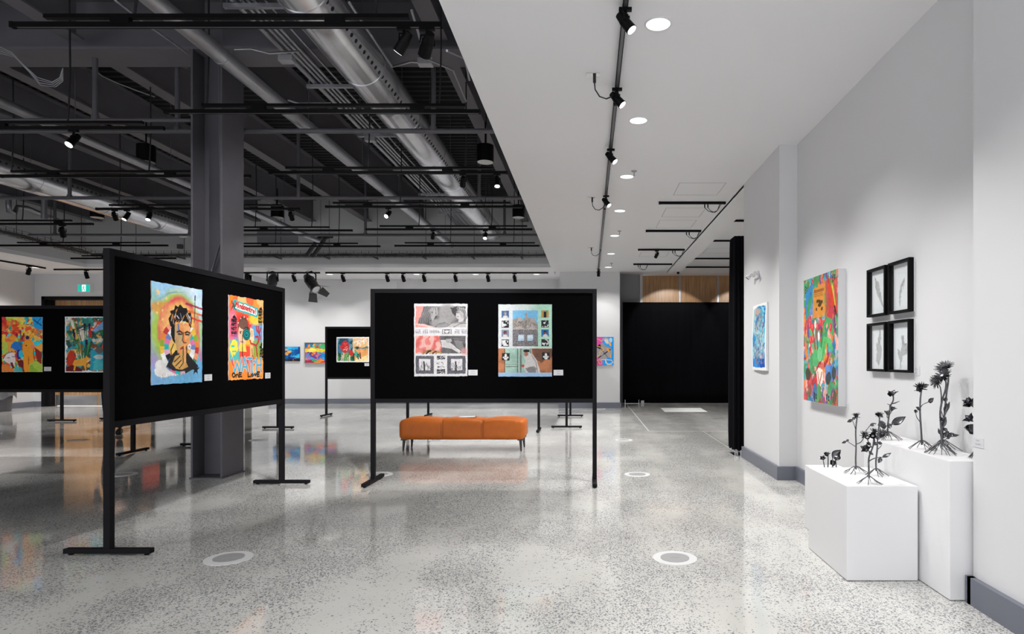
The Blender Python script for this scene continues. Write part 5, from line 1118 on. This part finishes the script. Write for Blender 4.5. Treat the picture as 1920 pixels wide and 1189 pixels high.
for j in range(13):
    f = j/12; z = 3.175-(3.175-.085)*f
    for (x, y) in per:
        cx, cy = .085, .17; k = .86+.14*math.sin(min(1, f*1.3)*1.57)+.05*f; kk = k if f < .93 else k*(1-(f-.93)*.6)
        vs.append((cx+(x-cx)*kk+.0*f, cy+(y-cy)*kk, z+(.012*math.sin(x*60+y*40) if j == 12 else 0)))
m_ = MB().add(vs, [(j*NP+i, (j+1)*NP+i, (j+1)*NP+(i+1) % NP, j*NP+(i+1) % NP) for j in range(12) for i in range(NP)], 0, True)
m_.add([vs[i] for i in range(NP)], [tuple(range(NP))])
m_.build('cloth', CLOTH, t, bevel=0)
MB().cyl((.085, .17, .005), (.085, .17, 3.1), .02, n=12).build('upright', GALV, t)
MB().box((.0, .02, 0), (.17, .32, .008)).cyl((.02, .02, 0), (.02, .02, .07), .008, n=8).cyl((.1, -.0, 0), (.1, 0, .085), .012, n=8).box((.0, .0, .07), (.16, .03, .08)).build('base_plate', CHROME, t)

# ------------------------------------------------------------------ white plinths
P1T, P2T = .598, .808
o = box((1.62, 3.911, .004), (2.068, 4.594, P1T)).build('plinth', WHITEM, bevel=.002); tag(o, 'lower white box plinth carrying three black metal flowers, at the left', 'plinth', 'white plinths')
o = box((2.085, 3.593, .004), (2.372, 4.72, P2T)).build('plinth', WHITEM, bevel=.002); tag(o, 'taller narrow white box plinth against the recessed wall', 'plinth', 'white plinths')
P3T = .52
o = box((1.79, 4.76, .004), (2.06, 5.16, P3T)).build('plinth', WHITEM, bevel=.002); tag(o, 'low white plinth hidden behind the left one, holding the short leafy sculpture', 'plinth', 'white plinths')

# ------------------------------------------------------------------ black metal flower sculptures
IRON = mat('blackened_polished_steel', (.12, .12, .13), .27, metal=.95, noise=(40, .5))
def V(*a): return Vector(a)
def petal(mb, o, d, nrm, L, w, curl=.25, n=6, cup=.3, tip=1.0):
    """leaf shaped blade from o along d, facing nrm, bending towards nrm"""
    d = d.normalized(); nrm = (nrm-d*nrm.dot(d)).normalized(); s_ = d.cross(nrm); vs = []
    for i in range(n+1):
        f = i/n; ww = w*math.sin(math.pi*min(1, f*.96+.04)**.8)*(1 if f < .98 else .3)
        c_ = o+d*L*f*(1-abs(curl)*.25*f)+nrm*curl*L*f*f
        for q in (-1, -.5, 0, .5, 1): vs.append(c_+s_*ww*q*.5+nrm*cup*w*(q*q)*.5)
    fs = [(i*5+k, i*5+k+1, (i+1)*5+k+1, (i+1)*5+k) for i in range(n) for k in range(4)]
    th = nrm*-.0012; m = len(vs); vs2 = vs+[v+th for v in vs]
    fs2 = fs+[tuple(x+m for x in f[::-1]) for f in fs]
    b_ = [k for k in range(4)]; edge_ = [(k+1, k, k+m, k+1+m) for k in range(4)]+[((i+1)*5, i*5, i*5+m, (i+1)*5+m) for i in range(n)][::1]+[(i*5+4, (i+1)*5+4, (i+1)*5+4+m, i*5+4+m) for i in range(n)]
    mb.add(vs2, fs2+edge_, 0, True)
def flower(parent, o, axis, kind, r, seed=0):
    rr = random.Random(seed); axis = Vector(axis).normalized(); u = axis.orthogonal().normalized(); w = axis.cross(u); mb = MB()
    def ring(n, L, wd, open_, curl, j=.12, ph=0):
        for k in range(n):
            a = 2*math.pi*k/n+ph+rr.uniform(-j, j); rad = u*math.cos(a)+w*math.sin(a); d = rad*math.sin(open_)+axis*math.cos(open_)
            petal(mb, o+rad*.004, d, axis if open_ > .8 else -rad, L*rr.uniform(.88, 1.08), wd, curl, cup=.25)
    if kind == 'daisy': ring(20, r, r*.17, 1.5, .12); ring(14, r*.8, r*.16, 1.2, .1, ph=.2); mb.cyl(o, o+axis*.014, r*.22, r*.15, n=14)
    elif kind == 'tuft': ring(12, r, r*.2, .75, -.12); ring(10, r*.95, r*.18, .4, -.06, ph=.3); ring(6, r*.8, r*.16, .15, 0, ph=.1); ring(4, r*.8, r*.3, 1.9, .1); mb.cyl(o-axis*.012, o+axis*.004, .006, .014, n=10)
    elif kind == 'tulip': ring(5, r, r*.62, .5, -.35); ring(3, r*.8, r*.6, .3, -.3, ph=.6); mb.cyl(o-axis*.008, o+axis*.006, .005, .012, n=10)
    elif kind == 'open': ring(6, r, r*.6, 1.05, .35); ring(5, r*.6, r*.35, .5, .2, ph=.5); mb.cyl(o-axis*.004, o+axis*.012, .008, .008, n=10)
    mb.build('flower_head', IRON, parent)
def leaf(parent, o, d, nrm, L, w, curl=.2):
    mb = MB(); petal(mb, Vector(o), Vector(d), Vector(nrm), L, w, curl, n=8, cup=.35); mb.build('leaf', IRON, parent)
def roots(parent, L, n, seed, h=.05, r=.0035):
    rr = random.Random(seed); mb = MB()
    for k in range(n):
        a = 2*math.pi*k/n+rr.uniform(-.3, .3); q = L*rr.uniform(.7, 1.1); dx, dy = math.cos(a), math.sin(a)*.8; b = rr.uniform(-.25, .25)
        P = [V(0, 0, h), V(dx*q*.2, dy*q*.2, h*.9), V(dx*q*.45-dy*b*q*.3, dy*q*.45+dx*b*q*.3, h*.62), V(dx*q*.75-dy*b*q*.5, dy*q*.75+dx*b*q*.5, h*.3), V(dx*q-dy*b*q*.4, dy*q+dx*b*q*.4, .0025)]
        mb.tube(P, r, n=6, r2=.0022)
        if rr.random() < .6: mb.tube([P[2], P[2]+V(dx*q*.2-dy*q*.25, dy*q*.2+dx*q*.25, -h*.3), V(P[4].x-dy*q*.4, P[4].y+dx*q*.4, .0025)], r*.7, n=5, r2=.0018)
    mb.build('roots', IRON, parent)
def smooth_path(P, n=4):
    out = []; P = [Vector(p) for p in P]
    for i in range(len(P)-1):
        p0 = P[max(i-1, 0)]; p1 = P[i]; p2 = P[i+1]; p3 = P[min(i+2, len(P)-1)]
        for k in range(n):
            t_ = k/n; out.append(.5*((2*p1)+(-p0+p2)*t_+(2*p0-5*p1+4*p2-p3)*t_*t_+(-p0+3*p1-3*p2+p3)*t_**3))
    return out+[P[-1]]
class Plant:
    """x,y base position; zt = top of its plinth; s.m converts photo crop units to metres about the base"""
    def __init__(s, label, x, y, zt, bu, bv, unit):
        s.t = thing('flower_sculpture', label, 'sculpture', (x, y, zt), 0, 'black metal flower sculptures'); s.bu, s.bv, s.k = bu, bv, y/F/unit; s.stem = MB(); s.rr = random.Random(int(x*1000+y*77))
    def p(s, u, v, dy=0): return V((u-s.bu)*s.k, dy, (s.bv-v)*s.k)
    def st(s, pts, r, r2=None, dy=0, dy0=0):
        n = len(pts); s.stem.tube(smooth_path([s.p(u, v, dy0+(dy-dy0)*i/(n-1)+s.rr.uniform(-.004, .004)) for i, (u, v) in enumerate(pts)]), r, n=8, r2=r2)
    def fl(s, u, v, ax, kind, r, dy=0): flower(s.t, s.p(u, v, dy), ax, kind, r*(.56 if kind == 'daisy' else .68), int(u+v))
    def lf(s, u, v, du, dv, w, dy=0, nrm=(0, -1, .4), curl=.15, ddy=0):
        d = V(du*s.k, ddy, -dv*s.k); leaf(s.t, s.p(u, v, dy), d, nrm, d.length, w, curl)
    def done(s, rl, rn, h=.05): s.stem.build('stem', IRON, s.t); roots(s.t, rl, rn, int(s.bu), h)
U = 5.8
q = Plant('black metal flower on the lower plinth, leftmost, with two thin side twigs', 1.872, 4.36, P1T, 190, 985, U)
q.st([(190, 945), (188, 830), (190, 690), (186, 530), (198, 380)], .0065, .0045); q.st([(187, 525), (160, 460), (130, 400)], .003, .002, dy=-.03); q.st([(188, 700), (150, 672), (100, 640)], .003, .002, dy=.03); q.st([(195, 670), (230, 640), (248, 585)], .0035, .003, dy=-.04)
q.fl(192, 372, (-.15, -.1, 1), 'tuft', .05); q.lf(130, 400, -65, 30, .022, dy=-.03); q.lf(130, 400, 30, -30, .02, dy=-.03); q.lf(105, 645, -60, 25, .018, dy=.03); q.lf(105, 645, 25, -20, .018, dy=.03); q.fl(250, 575, (.1, -.3, 1), 'tuft', .06, dy=-.04)
q.done(.085, 6)
q = Plant('black metal flower on the lower plinth, front middle, with many buds and a long leaf', 1.792, 3.985, P1T, 310, 1095, U)
q.st([(310, 1030), (312, 930), (310, 840), (318, 780), (350, 700), (362, 620), (352, 590)], .0065, .004); q.st([(318, 780), (295, 740), (270, 720)], .004, .003, dy=-.05); q.st([(312, 850), (340, 820), (400, 800), (430, 795)], .0035, .0025, dy=-.04); q.st([(345, 700), (310, 640), (290, 540), (320, 490), (345, 470)], .0035, .0025, dy=.03)
q.st([(350, 700), (390, 640), (395, 560)], .0035, .003, dy=.04); q.st([(310, 900), (280, 850)], .003, .002, dy=-.03)
q.fl(352, 580, (-.3, -.8, .4), 'open', .05); q.fl(250, 715, (-.5, -.5, .5), 'tulip', .065, dy=-.05); q.fl(300, 600, (-.4, -.5, .6), 'open', .035, dy=.0); q.fl(398, 550, (.2, -.2, 1), 'tuft', .055, dy=.04)
q.lf(430, 798, 95, -38, .028, dy=-.04, nrm=(-.2, -.6, .8)); q.lf(415, 800, -40, 60, .026, dy=-.04); q.lf(345, 465, 70, -18, .022, dy=.03); q.lf(350, 660, 60, -8, .022, dy=-.01); q.lf(272, 730, 45, 40, .02, dy=-.05); q.lf(340, 670, -60, -20, .022, dy=.01)
q.done(.09, 6)
q = Plant('black metal flower on the lower plinth, rear right, tallest of its three', 1.972, 4.27, P1T, 345, 1000, U)
q.st([(345, 950), (340, 850), (352, 720), (362, 600), (372, 480), (383, 362)], .0065, .0045); q.st([(352, 720), (375, 690), (382, 660)], .003, .002, dy=-.03)
q.fl(380, 352, (.02, -.1, 1), 'tuft', .05); q.lf(378, 340, -60, -5, .02); q.lf(392, 340, 18, 30, .02); q.lf(362, 600, -55, -40, .026, dy=-.01); q.lf(355, 640, 45, 15, .024, dy=-.01)
q.done(.085, 7)
q = Plant('short black metal plant with broad leaves peeping over the back of the lower plinth', 1.93, 4.93, P3T, 215, 1010, U)
q.st([(165, 1000), (168, 900), (165, 850)], .005, .004); q.st([(215, 985), (210, 900), (200, 870)], .005, .004, dy=-.02); q.st([(130, 990), (125, 915)], .004, .003, dy=.02); q.st([(255, 985), (262, 900)], .005, .004, dy=.03)
q.stem.tube([q.p(165, 1000), q.p(215, 1003), q.p(255, 985)], .005, n=6); q.stem.tube([q.p(130, 990), q.p(165, 1000)], .004, n=6)
q.fl(160, 855, (-.2, -.2, 1), 'tulip', .05); q.lf(200, 868, 95, -75, .06, dy=-.02, nrm=(-.3, -.9, .3)); q.lf(165, 850, -55, -20, .035); q.fl(120, 900, (-.3, -.6, .7), 'tulip', .05, dy=.02); q.lf(262, 910, 30, -80, .06, dy=.03); q.lf(250, 930, -50, 30, .05, dy=.03); q.lf(255, 960, -55, -30, .05, dy=.03)
q.done(.05, 7, .02)
q = Plant('black metal flower at the back end of the taller plinth with a big side leaf', 2.19, 4.56, P2T, 545, 610, U)
q.st([(542, 560), (545, 500), (552, 400), (575, 250), (603, 190), (605, 140)], .0065, .005); q.st([(552, 380), (530, 365), (520, 340)], .0035, .003, dy=-.03); q.st([(552, 360), (585, 320), (600, 300)], .0035, .003, dy=.02); q.st([(545, 480), (580, 440)], .003, .003); q.st([(545, 470), (500, 450), (480, 440)], .003, .003, dy=-.03)
q.fl(600, 130, (-.2, -.3, 1), 'tulip', .07); q.lf(585, 120, -55, 0, .04); q.fl(520, 330, (-.1, -.2, 1), 'tulip', .05, dy=-.03); q.fl(602, 295, (.2, -.3, 1), 'tulip', .065, dy=.02); q.lf(580, 228, 100, -22, .014, nrm=(0, -.3, 1)); q.lf(575, 235, -40, -6, .014, nrm=(0, -.3, 1))
q.lf(588, 445, 148, -80, .055, nrm=(-.3, -.9, .2)); q.lf(500, 450, -95, 10, .07, dy=-.03, nrm=(0, -.8, .6)); q.lf(530, 470, 50, -20, .04, dy=-.01); q.fl(465, 545, (-.4, -.8, .3), 'daisy', .085, dy=-.03); q.st([(545, 520), (500, 530), (468, 545)], .0035, .003, dy=-.025)
q.done(.1, 7, .06)
U = 5.53
q = Plant('single black metal flower on the taller plinth with a dome shaped head', 2.18, 4.07, P2T, 157, 1010, U)
q.st([(157, 965), (150, 850), (138, 700), (135, 590), (140, 480), (150, 395)], .0065, .005); q.st([(136, 590), (150, 548), (205, 518)], .003, .0025, dy=-.02); q.st([(140, 735), (110, 680), (104, 630)], .003, .0022, dy=.02); q.st([(136, 600), (110, 605)], .003, .0022, dy=-.02)
q.fl(145, 385, (-.35, -.2, 1), 'tuft', .075); q.lf(155, 365, 70, -22, .028); q.lf(130, 380, -38, 30, .03); q.lf(205, 518, 52, -42, .026, dy=-.02); q.lf(200, 512, 48, 4, .026, dy=-.02); q.lf(125, 602, -62, -32, .024, dy=-.02); q.lf(115, 605, -22, 32, .024, dy=.02)
q.done(.1, 7, .06)
q = Plant('black metal daisy pair with bowed stems in the middle of the taller plinth', 2.20, 3.88, P2T, 340, 1040, U)
q.st([(335, 985), (337, 850), (333, 720), (330, 600), (345, 480), (380, 380), (382, 300), (357, 245)], .0065, .005); q.st([(335, 560), (348, 440), (340, 350), (320, 298)], .004, .0035, dy=.03, dy0=0); q.st([(338, 920), (365, 890), (390, 850)], .003, .0025, dy=-.03); q.st([(334, 880), (305, 830)], .003, .0025, dy=-.02)
q.fl(355, 240, (-.72, -.35, .55), 'daisy', .105); q.fl(310, 292, (-.8, -.3, -.1), 'daisy', .085, dy=.03); q.lf(305, 835, -30, -65, .02, dy=-.02); q.lf(390, 850, 45, -25, .03, dy=-.03); q.lf(385, 870, -5, -50, .03, dy=-.03)
q.lf(348, 700, -40, -40, .026); q.lf(345, 760, 20, -110, .028, dy=-.01); q.lf(362, 610, 15, -100, .026, dy=-.01); q.lf(365, 500, 5, -55, .026, dy=-.01)
q.done(.115, 9, .07)
q = Plant('tallest black metal daisy with a long curved stem on the taller plinth', 2.285, 4.02, P2T, 408, 1005, U)
q.st([(408, 950), (405, 850), (413, 740), (425, 650), (440, 520), (455, 400), (470, 290), (462, 200), (432, 148)], .0068, .005); q.st([(420, 670), (395, 630), (380, 600)], .003, .0025, dy=-.02); q.st([(428, 660), (455, 620), (478, 590)], .003, .0025, dy=.02); q.st([(408, 720), (375, 705), (350, 690)], .003, .0025, dy=-.03); q.st([(410, 880), (440, 860), (470, 850)], .003, .0025, dy=-.02)
q.fl(428, 145, (-.6, -.3, .75), 'daisy', .11); q.lf(478, 590, 12, -95, .018, dy=.02); q.lf(470, 850, 88, 6, .03, dy=-.02, nrm=(0, -.5, .8)); q.lf(410, 860, 40, -60, .035, dy=-.02); q.lf(408, 830, -40, 35, .035, dy=-.02); q.lf(415, 800, 25, -25, .035, dy=-.01); q.lf(440, 860, 10, 25, .03, dy=-.02)
q.done(.115, 9, .07)
q = Plant('black metal flower on the taller plinth mostly cut off by the wall edge', 2.315, 3.70, P2T, 725, 1085, U)
q.st([(725, 1040), (720, 900), (715, 700), (700, 580), (650, 530)], .0065, .004); q.st([(718, 760), (690, 720), (650, 690)], .004, .003, dy=-.01); q.st([(720, 860), (680, 820)], .004, .003)
q.fl(640, 525, (-.5, -.2, .8), 'tulip', .075); q.lf(645, 545, -85, 12, .04, nrm=(0, -.4, .9)); q.fl(645, 690, (-.6, -.2, .5), 'tulip', .07, dy=-.01); q.lf(680, 820, -80, -85, .07, nrm=(-.2, -.7, .5)); q.lf(680, 815, -120, -40, .07, nrm=(-.2, -.7, .7)); q.lf(650, 545, 40, -85, .05)
q.done(.07, 9, .06)

# ------------------------------------------------------------------ emergency light, exit sign, bin
t = thing('emergency_light', 'white twin-headed emergency light high on the right wall above the blue paper', 'emergency light', (XW, 8.16, 2.50))
MB().rbox((-.03, -.12, -.05), (0, .06, .045), .008, n=(4, 8, 6)).build('battery_case', PLASTIC, t, merge=True)
for k, y in enumerate((-.13, .12)):
    h = MB().cyl((-.03, y*.5, .02), (-.06, y, .0), .008, n=10); c0 = V(-.07, y, .0); d = V(-.6, -.3+.4*k, -.65).normalized()
    h.cyl(c0-d*.035, c0+d*.03, .018, .036, n=24).cyl(c0+d*.03, c0+d*.036, .036, .034, n=24).build('lamp_head', PLASTIC, t)
    MB().cyl(c0+d*.036, c0+d*.037, .03, n=24).build('lens', CHROME, t)
EX = xw(159, 18.1); EW, EH = .345, .2; ez = CH+(VY-540.5)/F*18.1
t = thing('exit_sign', 'glowing green exit sign with a white running figure above the wooden doors', 'exit sign', (EX, 18.1, ez))
MB().box((-EW/2-.015, -.03, -EH/2-.015), (EW/2+.015, .1, EH/2+.015)).build('housing', PLASTIC, t)
MB().box((-EW/2, -.034, -EH/2), (EW/2, -.03, EH/2)).build('green_panel', mat('exit_green', '#12b09e', .4, emit='#14b8a6', es=.75), t)
MB().box((-.055, -.036, -EH/2+.005), (.055, -.034, EH/2-.005)).build('white_panel', mat('exit_white', '#f0fffc', .4, emit='#e8fffa', es=1.0), t)
MB().cyl((.004, -.036, .062), (.004, -.038, .062), .015, n=12).tube([(.0, -.037, .04), (-.008, -.037, -.01), (-.03, -.037, -.045), (-.045, -.037, -.07)], .009, n=6).tube([(-.006, -.037, -.01), (.022, -.037, -.04), (.025, -.037, -.08)], .009, n=6).tube([(0, -.037, .036), (-.03, -.037, .02), (-.036, -.037, -.005)], .007, n=6).tube([(0, -.037, .036), (.024, -.037, .014), (.042, -.037, .022)], .007, n=6).build('running_figure', mat('exit_figure', '#0f9c98', .4, emit='#0f9c98', es=.5), t)
t = thing('litter_bin', 'dark litter bin with a clear plastic liner at the left edge by the wall', 'bin', (-15.72, 16.55, 0))
MB().cyl((0, 0, 0), (0, 0, .78), .24, .30, n=28).build('bin_body', DARK, t)
rb = random.Random(2); vs = []; nb = 40
for j in range(6):
    for i in range(nb):
        a = 2*math.pi*i/nb; r_ = .3+.012*j*(1 if j < 3 else .6)+rb.uniform(0, .02); vs.append((r_*math.cos(a), r_*math.sin(a), .80-.075*j+rb.uniform(-.012, .012)-(.1*math.sin(a*2)**2 if j == 5 else 0)))
MB().add(vs, [(j*nb+i, (j+1)*nb+i, (j+1)*nb+(i+1) % nb, j*nb+(i+1) % nb) for j in range(5) for i in range(nb)], 0, False).build('plastic_liner', mat('grey_plastic_film', (.16, .16, .17), .12), t)

# ------------------------------------------------------------------ person behind the boards (only the shoes show under the board edge)
def skin_body(name, nodes, edges, root, m, parent=None, sub=2):
    names = list(nodes); me = bpy.data.meshes.new(name); me.from_pydata([nodes[k][0] for k in names], [(names.index(a), names.index(b)) for a, b in edges], [])
    o = bpy.data.objects.new(name, me); COL.objects.link(o)
    md = o.modifiers.new('skin', 'SKIN'); md.use_smooth_shade = True
    for i, k in enumerate(names):
        r_ = nodes[k][1]; sv = me.skin_vertices[0].data[i]; sv.radius = (r_, r_) if not isinstance(r_, tuple) else r_; sv.use_root = (k == root)
    o.modifiers.new('sub', 'SUBSURF').levels = sub; o.modifiers['sub'].render_levels = sub
    me.materials.append(m)
    if parent: o.parent = parent
    return o
SKIN = mat('skin', (.55, .34, .25), .5); TROU = mat('dark_trousers', (.02, .02, .024), .8); SHIRT = mat('dark_grey_shirt', (.05, .05, .06), .8); SHOE = mat('black_shoe_leather', (.004, .004, .0045), .5, spec=.2); HAIR = mat('brown_hair', (.05, .03, .02), .6)
# walking towards the right of the picture (+x), weight between the feet; z up from the floor
N = {'pel': ((0, 0, .98), .125), 'wai': ((.0, 0, 1.12), .12), 'che': ((.01, 0, 1.32), .14), 'nek': ((.015, 0, 1.47), .055), 'hd': ((.03, 0, 1.56), .075), 'hd2': ((.04, 0, 1.66), .085), 'hd3': ((.035, 0, 1.73), .05),
     'hiL': ((0, .1, .93), .095), 'knL': ((.13, .11, .52), .06), 'anL': ((.16, .11, .1), .04), 'hiR': ((0, -.1, .93), .095), 'knR': ((-.08, -.11, .52), .06), 'anR': ((-.2, -.11, .11), .04),
     'shL': ((.01, .19, 1.4), .062), 'elL': ((-.04, .25, 1.14), .042), 'wrL': ((.08, .25, .93), .028), 'shR': ((.01, -.19, 1.4), .062), 'elR': ((.0, -.25, 1.13), .042), 'wrR': ((.12, -.22, .95), .028)}
E = [('pel', 'wai'), ('wai', 'che'), ('che', 'nek'), ('nek', 'hd'), ('hd', 'hd2'), ('hd2', 'hd3'), ('pel', 'hiL'), ('hiL', 'knL'), ('knL', 'anL'), ('pel', 'hiR'), ('hiR', 'knR'), ('knR', 'anR'), ('che', 'shL'), ('shL', 'elL'), ('elL', 'wrL'), ('che', 'shR'), ('shR', 'elR'), ('elR', 'wrR')]
per_ = thing('person', 'person in dark trousers and black shoes standing behind the nearest board', 'person', ((213-VX)/F*11.65, 11.65, 0), math.radians(-60))
skin_body('body', N, E, 'pel', SKIN, per_)
TN = {k: (N[k][0], r_) for k, r_ in (('pel', .14), ('wai', .128), ('hiL', .108), ('knL', .078), ('anL', .05), ('hiR', .108), ('knR', .078), ('anR', .05))}
skin_body('trousers', TN, [e for e in E if e[0] in TN and e[1] in TN], 'pel', TROU, per_)
TS = {k: (N[k][0], r_) for k, r_ in (('wai', .138), ('che', .155), ('shL', .075), ('elL', .055), ('shR', .075), ('elR', .055))}; TS['hem'] = ((0, 0, .95), .148); TS['col'] = ((.012, 0, 1.44), .07); TS['cuL'] = ((.06, .25, .97), .04); TS['cuR'] = ((.1, -.225, .98), .04)
skin_body('shirt', TS, [('hem', 'wai'), ('wai', 'che'), ('che', 'col'), ('che', 'shL'), ('shL', 'elL'), ('elL', 'cuL'), ('che', 'shR'), ('shR', 'elR'), ('elR', 'cuR')], 'che', SHIRT, per_)
MB().rbox((-.075, -.09, 1.6), (.085, .09, 1.79), .075, n=(8, 8, 8), fn=lambda v: Vector((v.x-.01, v.y, v.z)) ).build('hair', HAIR, per_, merge=True)
fc = MB(); fc.cyl((.115, 0, 1.665), (.15, 0, 1.64), .012, .014, n=8)
for s_ in (-1, 1): fc.rbox((.108, s_*.035-.012, 1.67), (.124, s_*.035+.012, 1.684), .006, n=(2, 3, 2), mi=1)
fc.rbox((.108, -.028, 1.6), (.124, .028, 1.612), .005, n=(2, 4, 2), mi=2)
fc.build('face', [SKIN, SHOE, mat('lips', (.4, .15, .13), .5)], per_)
for s_, w_ in ((1, 'wrL'), (-1, 'wrR')):
    a = Vector(N[w_][0]); nd = {'w': (a, .026), 'p': (a+V(.03, 0, -.05), (.034, .018))}; ed = [('w', 'p')]
    for k in range(4):
        b = a+V(.02+.02*k, 0, -.085); nd['f%d' % k] = (b, .009); nd['g%d' % k] = (b+V(.012, s_*.004, -.035), .008); nd['h%d' % k] = (b+V(.016, -s_*.012, -.062+.004*abs(k-1.5)), .007); ed += [('p', 'f%d' % k), ('f%d' % k, 'g%d' % k), ('g%d' % k, 'h%d' % k)]
    nd['t'] = (a+V(.06, 0, -.05), .010); nd['u'] = (a+V(.075, 0, -.085), .008); ed += [('p', 't'), ('t', 'u')]
    skin_body('hand', nd, ed, 'p', SKIN, per_, 1)
for (x, y) in ((.16, .11), (-.2, -.11)):
    def sf(v):
        f = (v.x-(x-.09))/.27; v.z = max(.0, v.z*(1-.42*max(0, f-.25))); v.y = y+(v.y-y)*(1-.25*max(0, f-.6)); return v
    MB().rbox((x-.09, y-.047, 0), (x+.18, y+.047, .105), .035, n=(14, 8, 6), fn=sf).build('shoe', SHOE, per_, merge=True)
